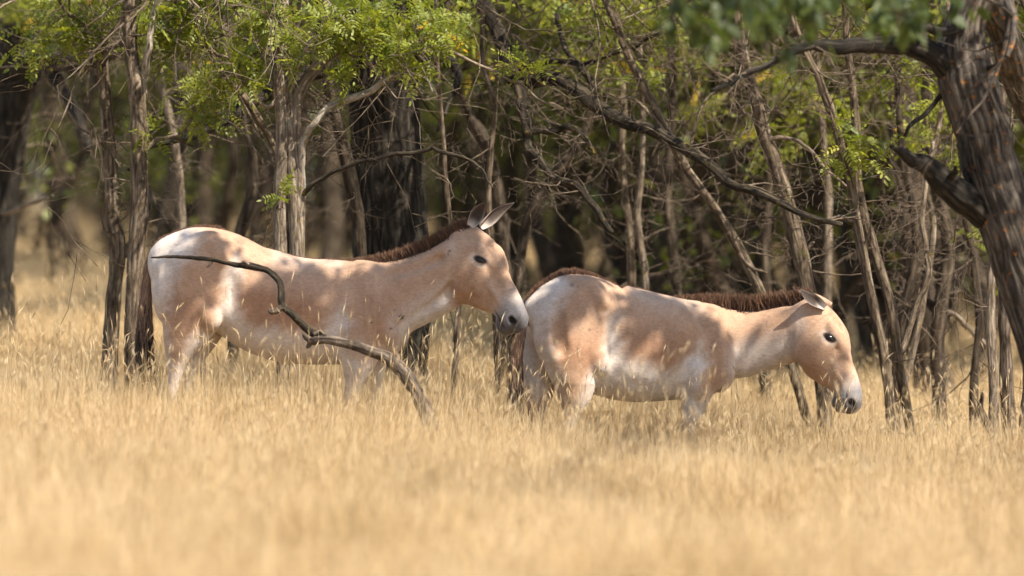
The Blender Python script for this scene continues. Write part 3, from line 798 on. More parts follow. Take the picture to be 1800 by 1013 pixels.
cfgA = dict(
    Y=-0.5, yaw=0.0, deep=105, lid=1, jaw=1.0, pivot=480, seed=4, lo=(225, 840), hi=(960, 340), head_from=790,
    label='onager with raised head and pricked ears standing behind the dead branch',
    torso=[(267, 448, 496, 20), (277, 429, 512, 38), (293, 414, 526, 54), (320, 403, 540, 65), (354, 398, 550, 70), (390, 406, 562, 71), (430, 425, 600, 73), (465, 437, 623, 77),
           (500, 448, 637, 79), (540, 454, 641, 79), (580, 456, 641, 75), (620, 459, 641, 67), (652, 466, 640, 60), (682, 478, 628, 50), (702, 496, 606, 38)],
    neck=[((630, 462), (694, 612), 50, 0), ((676, 459), (716, 588), 40, 0), ((713, 452), (746, 571), 34, -2), ((752, 439), (778, 553), 30, -6),
          ((788, 424), (800, 533), 28, -10), ((816, 410), (816, 512), 27, -14), ((836, 400), (830, 482), 25, -17)],
    legs=[
        # near hind
        [(330, 470, -30, 64, 38), (331, 518, -34, 62, 36), (337, 550, -37, 57, 33), (329, 580, -38, 43, 33), (318, 610, -38, 28, 27), (312, 640, -37, 16, 17), (308, 668, -36, 11.5, 13),
         (303, 705, -35, 8.5, 10), (301, 748, -35, 8, 9), (304, 772, -35, 9.5, 10), (308, 790, -35, 12, 11), (309, 797, -35, 14, 13)],
        # far hind, a little forward
        [(338, 480, 30, 58, 36), (346, 530, 34, 54, 34), (356, 565, 36, 44, 30), (352, 595, 36, 30, 25), (342, 625, 36, 19, 19), (334, 660, 35, 12, 13),
         (330, 705, 35, 8.5, 10), (328, 748, 35, 8, 9), (331, 772, 35, 9.5, 10), (335, 794, 35, 13, 12)],
        # near fore
        [(640, 560, -36, 50, 26), (634, 610, -38, 38, 24), (630, 642, -37, 29, 21), (623, 675, -35, 16, 15), (619, 700, -34, 13, 13), (616, 730, -34, 8.5, 9), (614, 762, -34, 8, 9),
         (616, 780, -34, 10, 10), (619, 797, -34, 13, 12)],
        # far fore, a little forward
        [(655, 560, 34, 46, 26), (655, 610, 36, 34, 23), (656, 642, 35, 23, 19), (657, 678, 34, 14, 14), (656, 700, 34, 12, 12), (654, 730, 34, 8.5, 9), (652, 762, 34, 8, 9),
         (654, 780, 34, 10, 10), (657, 797, 34, 13, 12)]],
    bumps=[(646, 528, 38, 24, 14, 48, 0.05, False), (655, 560, 40, 32, 16, 44, 0.05, False), (372, 432, 46, 22, 10, 24, 0.05, False), (404, 515, 82, 22, 22, 50, 0.05, True),
           (596, 560, 82, 14, 15, 60, 0.05, True), (335, 520, 62, 50, 12, 48, 0.04, False), (612, 488, 74, 26, 18, 34, 0.06, True)],
    ribs=(440, 590, 470, 620),
    ridges=[([(650, 482, 24, 12), (658, 512, 40, 14), (666, 548, 48, 16), (680, 586, 46, 16)], 0.025, False), ([(618, 575, 54, 17), (630, 612, 52, 17)], 0.03, False),
            ([(708, 572, 42, 8), (745, 548, 36, 7), (780, 520, 32, 6), (805, 492, 31, 5)], 0.03, True), ([(298, 450, 68, 6), (300, 500, 74, 6), (306, 540, 76, 5)], 0.05, True),
            ([(376, 425, 46, 11), (390, 452, 60, 12)], 0.035, False), ([(368, 548, 62, 12), (372, 566, 58, 12)], 0.04, False), ([(612, 470, 52, 8), (632, 520, 72, 9), (628, 560, 76, 9)], 0.04, True),
            ([(690, 480, 32, 7), (730, 470, 34, 7), (775, 455, 32, 6)], 0.03, True)],
    poll=(845, 396), poll_y=-20, head_dir=(98, 150), head_yaw=R(27),
    ears=[((-6, -6, -20), (857, 352, -44), (0.35, -1, 0.05), 12.5), ((-2, -2, 17), (909, 353, 22), (0.9, -0.45, 0.1), 11.5)],
    mane=[(600, 459, 3), (625, 461, 6), (655, 463, 12), (690, 458, 17), (730, 448, 20), (770, 434, 22), (805, 417, 23), (828, 404, 22)], mane_n=9000,
    crest_y=[(600, 0), (713, -2), (752, -6), (788, -10), (816, -14), (836, -18)],
    tail=[(280, 434, 0, 4), (269, 444, 0, 5), (262, 465, 0, 7), (258, 500, 0, 9), (255, 540, 0, 12), (254, 580, 0, 15), (254, 615, 0, 15), (256, 640, 0, 9)],
    spine=[(272, 438, 5), (282, 424, 5), (298, 412, 4), (327, 402, 4), (357, 398, 6), (385, 405, 6), (415, 419, 4), (470, 440, 3), (540, 456, 3), (600, 459, 4)],
    stripe=[(240, 380), (420, 380), (640, 430), (640, 480), (420, 440), (360, 410), (300, 425), (262, 470), (240, 470)],
    specks=[(706, 557, 4.0, .9), (652, 566, 2.2, .8), (688, 577, 2.0, .8), (788, 447, 2.2, .8), (791, 441, 1.8, .8), (606, 455, 2, .5), (695, 545, 1.4, .6)],
    paint=[
        ([(255, 385), (335, 385), (352, 410), (340, 450), (322, 462), (305, 500), (292, 560), (300, 640), (270, 640), (240, 480)], 14, C_WHITE, 0.92),
        ([(385, 566), (396, 520), (402, 470), (420, 455), (426, 480), (418, 540), (440, 567), (497, 578), (560, 583), (582, 562), (602, 540), (614, 560), (606, 600), (603, 660), (385, 720)], 11, C_WHITE, 0.95),
        ([(330, 600), (372, 578), (400, 560), (410, 600), (340, 690), (310, 690)], 10, C_WHITE, 0.9),
        ([(285, 640), (350, 640), (360, 820), (280, 820)], 20, C_WHITE * 0.95, 0.9),
        ([(590, 610), (690, 620), (690, 820), (590, 820)], 20, C_WHITE * 0.95, 0.85),
        ([(640, 600), (665, 600), (660, 640), (640, 640)], 12, C_BUFF, 0.7),
        ([(290, 520), (385, 520), (370, 560), (330, 590), (295, 580)], 16, C_RUST, 0.5),
        ([(425, 500), (560, 515), (570, 575), (500, 572), (430, 556)], 16, C_RUST, 0.75),
        ([(640, 520), (690, 530), (680, 590), (630, 590)], 22, C_RUST, 0.35),
        ([(480, 440), (600, 450), (600, 470), (480, 465)], 10, C_WHITE, 0.3)],
    paint_neck=[([(820, 455), (795, 500), (740, 530), (700, 560), (690, 640), (730, 620), (830, 545)], 20, C_WHITE, 0.85),
                ([(800, 440), (825, 440), (820, 520), (800, 520)], 12, C_WHITE, 0.4)])

cfgB = dict(
    Y=0.35, yaw=R(17), deep=160, lid=1, jaw=0.92, pivot=1110, seed=9, lo=(875, 885), hi=(1535, 465), head_from=1395,
    label='onager with lowered head walking ahead, ears laid back',
    torso=[(929, 538, 580, 18), (938, 518, 592, 36), (952, 503, 604, 52), (974, 489, 616, 62), (1002, 480, 626, 69), (1032, 484, 645, 71), (1062, 494, 690, 72), (1094, 503, 704, 76),
           (1130, 511, 708, 78), (1165, 519, 706, 77), (1198, 526, 704, 71), (1225, 531, 704, 63), (1248, 538, 700, 54), (1266, 552, 688, 44)],
    neck=[((1232, 536), (1262, 694), 48, 0), ((1264, 541), (1280, 672), 40, -2), ((1308, 547), (1314, 664), 34, -14), ((1354, 545), (1350, 651), 30, -34),
          ((1398, 538), (1384, 636), 28, -58), ((1424, 537), (1404, 622), 26, -74)],
    legs=[
        [(990, 560, -28, 64, 38), (992, 600, -33, 64, 37), (996, 640, -37, 50, 33), (999, 672, -38, 37, 32), (998, 700, -38, 27, 26), (995, 724, -37, 15, 15), (990, 742, -36, 12, 13),
         (985, 775, -36, 8.5, 10), (982, 812, -36, 8, 9), (985, 832, -36, 10, 10), (990, 852, -36, 13, 12)],
        [(975, 560, 30, 48, 36), (970, 610, 34, 44, 34), (962, 650, 36, 36, 30), (958, 690, 36, 26, 24), (955, 720, 36, 18, 17), (951, 745, 35, 12, 13),
         (948, 780, 35, 8.5, 10), (946, 815, 35, 8, 9), (950, 852, 35, 13, 12)],
        [(1228, 610, -34, 46, 26), (1218, 655, -38, 36, 24), (1212, 690, -38, 28, 21), (1205, 725, -36, 19, 17), (1199, 750, -35, 14, 14), (1194, 782, -35, 9, 9.5), (1190, 815, -35, 8, 9),
         (1191, 835, -35, 10, 10), (1194, 854, -35, 13, 12)],
        [(1248, 620, 34, 42, 26), (1244, 665, 36, 33, 23), (1238, 700, 35, 24, 20), (1230, 735, 34, 15, 15), (1226, 757, 34, 12.5, 13), (1226, 785, 34, 9, 9.5), (1228, 815, 34, 8, 9),
         (1229, 835, 34, 10, 10), (1232, 856, 34, 13, 12)]],
    bumps=[(1238, 602, 38, 22, 14, 46, 0.05, False), (1252, 640, 42, 28, 18, 40, 0.05, False), (1022, 514, 46, 20, 10, 22, 0.05, False), (1052, 595, 82, 20, 22, 50, 0.05, True),
           (1196, 640, 80, 14, 15, 55, 0.05, True), (992, 610, 62, 44, 12, 44, 0.04, False)],
    ribs=(1080, 1200, 545, 690),
    ridges=[([(1238, 552, 24, 12), (1245, 585, 42, 14), (1252, 620, 48, 16), (1262, 655, 44, 15)], 0.025, False), ([(1204, 645, 54, 17), (1212, 684, 52, 17)], 0.03, False),
            ([(958, 530, 66, 6), (960, 575, 72, 6), (966, 615, 76, 5)], 0.05, True), ([(1026, 505, 46, 11), (1040, 532, 60, 12)], 0.035, False),
            ([(1030, 622, 62, 12), (1034, 642, 58, 12)], 0.04, False), ([(1206, 545, 52, 8), (1226, 592, 72, 9), (1220, 630, 76, 9)], 0.04, True), ([(1110, 690, 62, 6), (1150, 676, 72, 6), (1185, 660, 76, 6)], 0.03, True)],
    poll=(1458, 531), poll_y=2, head_dir=(74, 178), head_yaw=R(10),
    ears=[((4, -10, -25), (1401, 505, -36), (0.30, -1, 0.25), 10.5), ((2, -6, 20), (1388, 506, 24), (0.2, 0.9, 0.3), 9.5)],
    mane=[(1180, 525, 3), (1210, 530, 10), (1240, 538, 18), (1275, 544, 24), (1313, 548, 27), (1355, 545, 28), (1400, 538, 27), (1428, 535, 24)], mane_n=9000,
    crest_y=[(1190, 0), (1264, -2), (1308, -14), (1354, -34), (1398, -58), (1424, -74), (1440, -82)],
    tail=[(938, 524, 0, 4), (929, 534, 0, 5), (922, 558, -2, 6), (914, 590, -4, 8), (908, 625, -5, 10), (906, 660, -6, 12), (905, 690, -6, 10), (905, 712, -6, 6)],
    spine=[(928, 530, 6), (938, 515, 7), (955, 500, 8), (975, 489, 9), (1002, 480, 12), (1030, 484, 9), (1060, 494, 6), (1100, 505, 4), (1150, 516, 3), (1190, 526, 3)],
    stripe=[(895, 470), (1060, 470), (1230, 515), (1230, 545), (1060, 505), (1000, 488), (950, 510), (925, 550), (895, 550)],
    specks=[(1005, 500, 3, .5), (1015, 503, 2, .4), (1035, 578, 2.5, .5), (970, 560, 1.5, .4), (1055, 650, 1.6, .6), (1250, 610, 1.4, .5), (1180, 600, 1.4, .4)],
    paint=[
        ([(890, 470), (975, 475), (985, 505), (965, 540), (945, 570), (942, 600), (962, 650), (972, 700), (940, 700), (890, 600)], 12, C_WHITE, 0.95),
        ([(1035, 650), (1046, 600), (1052, 555), (1066, 550), (1070, 590), (1075, 620), (1110, 636), (1160, 650), (1195, 625), (1215, 600), (1222, 640), (1205, 670), (1200, 720), (1035, 740)], 11, C_WHITE, 0.95),
        ([(1020, 640), (1050, 630), (1050, 690), (1000, 760), (1000, 700)], 10, C_WHITE, 0.9),
        ([(965, 715), (1030, 715), (1030, 880), (930, 880)], 18, C_WHITE * 0.95, 0.85),
        ([(1170, 690), (1290, 700), (1290, 880), (1170, 880)], 18, C_WHITE * 0.95, 0.85),
        ([(960, 590), (1030, 590), (1035, 640), (1000, 650), (970, 640)], 15, C_RUST, 0.75),
        ([(1080, 580), (1180, 585), (1190, 620), (1150, 645), (1090, 630)], 15, C_RUST, 0.7),
        ([(1245, 600), (1275, 600), (1275, 680), (1240, 690)], 12, C_RUST, 0.45),
        ([(1100, 505), (1220, 525), (1220, 550), (1100, 530)], 14, C_WHITE, 0.35)],
    paint_neck=[([(1420, 560), (1400, 585), (1340, 598), (1285, 612), (1275, 700), (1410, 660)], 16, C_WHITE, 0.85)])
build_onager(cfgA)
build_onager(cfgB)

# ------------------------------------------------------------------ dry grass
def grass_patch(seed, n, size, hmin, hmax, heads, segs=3, tall=0):
    """A square of loose stems and blades, feathered at its edge; some stems end in a thin seed head."""
    rng = np.random.RandomState(seed)
    mb = MB()
    def strips(b, h, az, lean, wd, col, head_len=None):
        m = len(h)
        s = np.linspace(0, 1, segs + 1)[None, :]
        r = (lean * h)[:, None] * s ** 1.9
        z = h[:, None] * s * (1 - 0.28 * np.minimum(lean, 1.4)[:, None] * s) - 0.01
        wob = rng.normal(size=(m, 2, 1)) * 0.03 * np.sin(s * 3.1)[:, None, :] * h[:, None, None]
        p = np.stack([b[:, :1] + np.cos(az)[:, None] * r + wob[:, 0], b[:, 1:] + np.sin(az)[:, None] * r + wob[:, 1], z], -1)
        fa = rng.uniform(0, np.pi, m)
        sd = np.stack([np.cos(fa), np.sin(fa), 0 * fa], 1)[:, None, :] * wd[:, None, None] / 2
        w = (1 - s ** 2 * 0.8)[:, :, None]
        V = np.stack([p - sd * w, p + sd * w], 2).reshape(m, -1, 3)
        k = np.arange(m)[:, None] * (2 * (segs + 1)); i = np.arange(segs)[None, :] * 2
        Q = np.stack([k + i, k + i + 1, k + i + 3, k + i + 2], -1).reshape(-1, 4)
        A = np.zeros((m, segs + 1, 2, 3)); A[..., 0] = np.clip(col[:, None] + s * 0.25 - 0.10, 0, 1)[:, :, None]
        mb.add(V.reshape(-1, 3), Q, A=A.reshape(-1, 3))
        return p
    b = rng.uniform(-0.5, 0.5, (n, 2)) * size
    cl = rng.uniform(-0.5, 0.5, (max(6, n // 60), 2)) * size                 # stems gather in clumps
    pick = rng.randint(0, len(cl), n); near = rng.rand(n) < 0.55
    b = np.where(near[:, None], cl[pick] + rng.normal(size=(n, 2)) * 0.035, b)
    hc = rng.uniform(0.75, 1.2, len(cl))[pick]
    h = rng.uniform(hmin, hmax, n) * np.where(near, hc, 0.9)
    az = np.where(near, rng.uniform(0, 6.28, len(cl))[pick] + rng.normal(size=n) * 1.2, rng.uniform(0, 6.28, n))
    lean = rng.gamma(1.6, 0.22, n); fl = rng.rand(n) < 0.06; lean[fl] += 1.0
    strips(b, h, az, lean, rng.uniform(0.0018, 0.0052, n), rng.beta(1.6, 1.5, n))
    m = heads + tall
    if m:
        b = rng.uniform(-0.5, 0.5, (m, 2)) * size
        h = np.where(np.arange(m) < heads, rng.uniform(hmax * 0.9, hmax * 1.35, m), rng.uniform(hmax * 1.4, hmax * 1.95, m))
        p = strips(b, h, rng.uniform(0, 6.28, m), rng.gamma(2, 0.13, m), np.full(m, 0.0024), rng.uniform(0.5, 0.9, m))
        d = p[:, -1] - p[:, -2]; d /= np.linalg.norm(d, axis=1)[:, None]
        L = rng.uniform(0.05, 0.13, m)[:, None]
        sd = np.cross(d, rng.normal(size=(m, 3))); sd /= np.linalg.norm(sd, axis=1)[:, None]; s2 = np.cross(d, sd)
        w = rng.uniform(0.0016, 0.0034, (m, 1))
        e = p[:, -1]
        tip = e + d * L + np.array([0, 0, -0.22]) * L
        mid = e + d * L * 0.45 - np.array([0, 0, 0.02]) * L
        V = np.stack([e - d * L * .1, mid + sd * w, mid + s2 * w, mid - sd * w, mid - s2 * w, tip], 1).reshape(-1, 3)
        k = np.arange(m)[:, None] * 6
        T = np.concatenate([k + np.array([[0, i, j]]) for i, j in ((1, 2), (2, 3), (3, 4), (4, 1))] + [k + np.array([[5, j, i]]) for i, j in ((1, 2), (2, 3), (3, 4), (4, 1))])
        A = np.zeros((m * 6, 3)); A[:, 0] = np.repeat(rng.uniform(0.75, 1.0, m), 6)
        mb.add(V, T=T, A=A)
    return mb

def tuft_collection(name, protos):
    c = bpy.data.collections.new(name)
    for i, mb in enumerate(protos):
        o = mb.build('%s_%02d' % (name, i), M_STRAW)
        COL.objects.unlink(o); c.objects.link(o)
    return c

def grass_field(name, pts, rot, scl, idx, coll):
    me = bpy.data.meshes.new(name)
    me.vertices.add(len(pts)); me.vertices.foreach_set('co', pts.astype(np.float32).ravel())
    a = me.attributes.new('rot', 'FLOAT_VECTOR', 'POINT'); a.data.foreach_set('vector', rot.astype(np.float32).ravel())
    a = me.attributes.new('scl', 'FLOAT_VECTOR', 'POINT'); a.data.foreach_set('vector', scl.astype(np.float32).ravel())
    a = me.attributes.new('idx', 'INT', 'POINT'); a.data.foreach_set('value', idx.astype(np.int32))
    me.materials.append(M_STRAW)
    o = bpy.data.objects.new(name, me); COL.objects.link(o)
    g = bpy.data.node_groups.new(name, 'GeometryNodeTree')
    g.interface.new_socket('Geometry', in_out='INPUT', socket_type='NodeSocketGeometry')
    g.interface.new_socket('Geometry', in_out='OUTPUT', socket_type='NodeSocketGeometry')
    gi = g.nodes.new('NodeGroupInput'); go = g.nodes.new('NodeGroupOutput')
    ci = g.nodes.new('GeometryNodeCollectionInfo'); ci.inputs[0].default_value = coll
    ci.inputs['Separate Children'].default_value = True; ci.inputs['Reset Children'].default_value = True
    ip = g.nodes.new('GeometryNodeInstanceOnPoints'); ip.inputs['Pick Instance'].default_value = True
    def attr(nm, typ):
        n = g.nodes.new('GeometryNodeInputNamedAttribute'); n.data_type = typ; n.inputs[0].default_value = nm
        return n.outputs[0]
    er = g.nodes.new('FunctionNodeEulerToRotation')
    L = g.links
    L.new(gi.outputs[0], ip.inputs['Points']); L.new(ci.outputs[0], ip.inputs['Instance'])
    L.new(attr('idx', 'INT'), ip.inputs['Instance Index'])
    L.new(attr('rot', 'FLOAT_VECTOR'), er.inputs[0]); L.new(er.outputs[0], ip.inputs['Rotation'])
    L.new(attr('scl', 'FLOAT_VECTOR'), ip.inputs['Scale'])
    L.new(ip.outputs[0], go.inputs[0])
    m = o.modifiers.new('scatter', 'NODES'); m.node_group = g
    o['kind'] = 'stuff'
    return o

def build_grass():
    rng = np.random.RandomState(21)
    protos = [grass_patch(100 + i, 880, 0.64, 0.14, 0.40, 7) for i in range(7)] + [grass_patch(200 + i, 780, 0.64, 0.15, 0.40, 14, tall=7) for i in range(5)]
    coll = tuft_collection('grass_patch', protos)
    out = []
    def zone(y0, y1, step, margin, sc, tallp, hs=1.0):
        y = y0
        while y < y1:
            half = 0.074 * (y + CAM_D) + margin
            xs = np.arange(-half, half, step)
            n = len(xs)
            x = xs + rng.uniform(-.25, .25, n) * step; yy = y + rng.uniform(-.25, .25, n) * step
            patch = 0.5 + 0.5 * np.sin(x * 1.3 + 1.1 * np.sin(yy * 0.7)) * np.sin(yy * 0.9 + 0.8 * np.sin(x * 1.9))
            hz = hs * (0.70 + 0.40 * patch) * rng.uniform(0.82, 1.16, n)
            hz = hz * (1 + 0.30 * sstep(0.3, -0.8, x) * sstep(-7, -3, yy) * sstep(4, 1, yy))
            e = 0.05
            gx = (ground_h(x + e, yy) - ground_h(x - e, yy)) / (2 * e); gy = (ground_h(x, yy + e) - ground_h(x, yy - e)) / (2 * e)
            az = rng.uniform(0, 6.28, n)
            for i in range(n):
                nrm = Vector((-gx[i], -gy[i], 1)).normalized()
                q = Vector((0, 0, 1)).rotation_difference(nrm).to_matrix() @ __import__('mathutils').Matrix.Rotation(az[i], 3, 'Z')
                eu = q.to_euler()
                out.append((x[i], yy[i], float(ground_h(x[i], yy[i])), eu.x, eu.y, eu.z, sc, sc, hz[i], rng.randint(7, 12) if rng.rand() < tallp else rng.randint(0, 7)))
            y += step
    zone(-26, -9, 0.60, 1.6, 1.05, 0.2, 1.1)
    zone(-9, 7, 0.52, 1.8, 1.0, 0.4, 1.13)
    zone(7, 32, 0.95, 3.0, 1.6, 0.3, 1.1)
    zone(32, 130, 1.9, 5.0, 3.2, 0.2, 1.35)
    a = np.array(out)
    o = grass_field('dry_grass', a[:, 0:3], a[:, 3:6], a[:, 6:9], a[:, 9], coll)
    tag(o, 'tall straw coloured dry grass covering the clearing and wood floor', 'grass')
build_grass()
#TREES
# ------------------------------------------------------------------ trees
TV, TF = zip(*[pinnate(5, 0.15, 0.038, 0.018, i) for i in range(4)])
HEXL = leaf_hex(1.0, 0.55); HEXF = np.array([[0, 1, 2, 3, 4, 5]])

def feather_leaves(mb, rng, pos, dirs, size=1.0):
    pos = np.asarray(pos); g = rng.randint(0, 4, len(pos))
    for i in range(4):
        m = g == i
        if m.any():
            scatter(mb, TV[i], TF[i], pos[m], rand_rot(rng, m.sum(), dirs[m], 0.7), size * rng.uniform(0.75, 1.2, m.sum()))

def broad_leaves(mb, rng, pos, L, droop=0.3, dirs=None):
    n = len(pos)
    d = rng.normal(size=(n, 3)) if dirs is None else dirs
    d = d + np.array([0, 0, -droop])
    scatter(mb, HEXL, HEXF, np.asarray(pos), rand_rot(rng, n, d, 0.5), L * rng.uniform(0.65, 1.25, n))

def stem(mb, spec, Y, rng, sides=18, furrow=0.10, npx=8, dY=0.0, seedk=0, jit=0.6):
    """spec: rows of (photo px, py, radius px [, depth offset]); returns the centre line in the scene."""
    pts = []
    for i, r in enumerate(spec):
        yy = Y + dY * i / max(1, len(spec) - 1) + (r[3] if len(r) > 3 else 0)
        p = P(r[0], r[1], yy)
        pts.append([*p, r[2] * (yy + CAM_D) / FPX])
    c = catmull(pts, npx)
    m = len(c)
    w = np.cumsum(rng.normal(size=(m + 8, 3)) * 0.0026 * jit, 0)
    w = np.stack([np.convolve(w[:, q], np.hanning(9) / 4.0, 'valid')[:m] for q in range(3)], 1)
    w -= w[0] + np.linspace(0, 1, m)[:, None] * (w[-1] - w[0])
    c[:, :3] += w
    nz = np.convolve(rng.normal(size=m + 8), np.hanning(9) / 4.0, 'valid')[:m]
    c[:, 3] *= 1 + (0.075 if sides < 30 else 0.012) * nz
    c[:, 3] = np.maximum(c[:, 3], 0.0012)
    tube(mb, c[:, :3], c[:, 3], sides, furrow, rng, seedk)
    return c

def ground_spec(spec, Y):
    """Carries the lowest point of a trunk on down to the ground, with a flare."""
    x, y, r = spec[0][:3]
    d = Y + CAM_D
    X = (x - 900) * d / FPX
    gy = HOR + (CAM_Z - float(ground_h(X, Y)) + 0.06) * FPX / d
    if gy > y + 4: return [(x, gy, r * 1.35), (x, gy - 0.3 * (gy - y), r * 1.12)] + list(spec)
    return list(spec)

def twigs_on(mb, rng, c, n, length, r, level=2, lo=0.25, hi=1.0, up=0.2, kids=3, grav=0.0, tips=None, side=None, bend=0.22):
    out = []; tp = [] if tips is None else tips
    for i in range(n):
        j = int(rng.uniform(lo, hi) * (len(c) - 1))
        d = rng.normal(size=3); d[1] *= 0.8; d[2] = d[2] * 0.5 + up
        if side is not None: d[0] = abs(d[0]) * side
        grow(rng, c[j, :3], d, length * rng.uniform(0.5, 1.3), min(r * rng.uniform(0.6, 1.2), c[j, 3] * 0.7), out, tp, level, bend, grav, kids)
    for pts, rad in out:
        tube(mb, pts, np.maximum(rad, 0.0011), 5 if rad[0] > 0.006 else 4, cap=False)
    return tp

def high_crown(root, o3, rng, c, leafmat_, barkmat, zlo, zhi, spread, n_limb, leaf_n, leaf_L, center=None, feather=False):
    """Limbs and leaves above the picture's upper edge, where the trunk leaves it."""
    mb = MB(o3); out = []; tips = []
    top = c[-1, :3]; r = c[-1, 3]
    for i in range(n_limb):
        a = 6.283 * (i + rng.uniform(-.3, .3)) / n_limb
        d = np.array([math.cos(a) * spread, math.sin(a) * spread, rng.uniform(0.5, 1.1) * (zhi - zlo)])
        if center is not None: d = d + np.asarray(center)
        grow(rng, top - (c[-1, :3] - c[-3, :3]) * rng.uniform(0, 1), d, np.linalg.norm(d) * rng.uniform(0.8, 1.1), r * 0.6, out, tips, 2, 0.14, 0.01, 4, 0.25, 0.9)
    for pts, rad in out:
        tube(mb, pts, np.maximum(rad, 0.002), 6 if rad[0] > 0.012 else 4, cap=False)
    mb.build('branchwork', barkmat, root)['kind'] = 'stuff'
    tp = np.array([t[0] for t in tips]); td = np.array([t[1] for t in tips])
    tp = tp[tp[:, 2] > zlo * 0.9]
    if not len(tp): return
    k = rng.randint(0, len(tp), leaf_n)
    pos = tp[k] + rng.normal(size=(leaf_n, 3)) * np.array([0.20, 0.20, 0.14])
    lm = MB(o3)
    pos = pos[pos[:, 2] > zlo]
    if feather: feather_leaves(lm, rng, pos, rng.normal(size=(len(pos), 3)), feather)
    else: broad_leaves(lm, rng, pos, leaf_L)
    lm.build('crown', leafmat_, root, False)

def blob_leaves(root, o3, rng, blobs, Y, mat, anchors, twigmat, feather=1.0, broad=None, name='foliage', twig_r=0.003):
    """Leafy sprays: thin twigs run from the nearest wood out into each spray and carry its leaves."""
    lm = MB(o3); tm = MB(o3)
    A = np.vstack([a[:, :3] for a in anchors])
    for (px, py, rx, ry, n, dy, ry_m) in blobs:
        d = Y + dy + CAM_D; k = d / FPX
        c = P(px, py, Y + dy); R3 = np.array([rx * k, ry_m, ry * k])
        nt_ = max(2, n // 9)
        q = rng.normal(size=(nt_, 3)); q /= np.linalg.norm(q, axis=1)[:, None]; q *= rng.uniform(0, 1, (nt_, 1)) ** 0.45
        ends = c + q * R3
        pos = []; dirs = []
        for e in ends:
            dist = np.linalg.norm(A - e, axis=1); s = A[dist.argmin()]
            L = dist.min()
            m = 7
            t = np.linspace(0, 1, m)[:, None]
            if L > 0.75: s = e + (s - e) * (0.75 / L)
            mid = s * (1 - t) + e * t + np.array([0, 0, 1]) * (0.16 * min(L, .7) * np.sin(t * 3.14)) + np.cumsum(rng.normal(size=(m, 3)), 0) * 0.012
            tube(tm, mid, np.linspace(twig_r, 0.0011, m), 4, cap=False)
            dd = mid[-1] - mid[-3]; dd /= np.linalg.norm(dd) + 1e-9
            for z in range(9):
                f = rng.uniform(0.35, 1.0); i = min(m - 2, int(f * (m - 1)))
                pos.append(mid[i] + (mid[i + 1] - mid[i]) * rng.rand() + rng.normal(size=3) * 0.015); dirs.append(dd * 0.6 + rng.normal(size=3) * 0.7 + np.array([0, 0, .1]))
        pos = np.array(pos)[:max(n, 1)]; dirs = np.array(dirs)[:max(n, 1)]
        if broad: broad_leaves(lm, rng, pos, broad, 0.9, dirs)
        else: feather_leaves(lm, rng, pos, dirs, feather)
    tw = tm.build('twig', twigmat, root); tw['kind'] = 'stuff'
    return lm.build(name, mat, root, False)

GRP_T = 'trees at the edge of the clearing'
def near_tree(name, label, Y, trunks, limbs=(), bark_=None, limb_bark=None, sides=18, furrow=0.10, seed=0, twigs=None, crown=None, blobs=None, cat='tree', group=GRP_T, leaf=None, broad=None, feather=1.0, leaf_name='foliage', dY=0.0):
    rng = np.random.RandomState(seed)
    bark_ = bark_ or M_SLIM; limb_bark = limb_bark or bark_
    t0 = ground_spec(trunks[0], Y)
    b = P(t0[0][0], t0[0][1], Y); b[2] = float(ground_h(b[0], b[1]))
    root = empty(name, b, label, cat, group)
    lines = []
    for i, t in enumerate(trunks):
        mb = MB(b)
        sp = ground_spec(t, Y) if (i == 0 or t[0][1] > 600) else t
        lines.append(stem(mb, sp, Y, rng, sides, furrow, 10 if sides < 30 else 16, dY, seed + i))
        mb.build('trunk', bark_, root)
    for i, (t, m, dd) in enumerate(limbs):
        mb = MB(b)
        lines.append(stem(mb, t, Y, rng, 10 if max(q[2] for q in t) < 10 else 16, furrow * 0.7, 9, dd, seed * 3 + i, 2.6 if max(q[2] for q in t) < 16 else 1.4))
        mb.build('limb', m or limb_bark, root)
    if twigs:
        tm = MB(b)
        for (li, n, L, r, lv, lo, hi, up) in twigs:
            twigs_on(tm, rng, lines[li], n, L, r, lv, lo, hi, up)
        tm.build('twig', M_TWIG, root)['kind'] = 'stuff'
    if blobs: blob_leaves(root, b, rng, blobs, Y, leaf or M_LEAF, lines, M_TWIG, feather, broad, leaf_name)
    if crown:
        for (li, zlo, zhi, spread, nl, ln, LL, cen) in crown:
            high_crown(root, b, rng, lines[li], leaf or M_LEAF, limb_bark, zlo, zhi, spread, nl, ln, LL, cen)
    return root, lines

def shift(sp, dx=0, dy=0): return [(a[0] + dx, a[1] + dy, *a[2:]) for a in sp]

# two slim trunks left of the first onager
near_tree('slim_tree', 'slim grey-brown trunk, left of the two beside the raised-head onager\'s tail', 1.6,
    [[(193, 660, 15), (198, 560, 14), (203, 500, 14), (206, 440, 15), (199, 390, 13), (193, 300, 12), (187, 210, 12), (180, 120, 11), (175, 40, 11), (170, -60, 10), (160, -170, 9)]],
    [([(206, 455, 6), (217, 448, 5), (226, 432, 4), (231, 425, 3)], None, 0), ([(180, 110, 5), (150, 60, 4), (120, 20, 3), (90, -30, 2)], None, -0.3)],
    seed=11, twigs=[(0, 14, 0.45, 0.006, 2, 0.45, 0.95, 0.1)], crown=[(0, 2.9, 2.4, 1.1, 5, 220, 0.06, None)],
    blobs=[(120, 45, 65, 45, 80, -0.1, 0.25), (60, 95, 50, 25, 40, 0, 0.25), (150, 10, 60, 25, 45, 0, .25), (125, 80, 25, 20, 30, -.1, .1)])
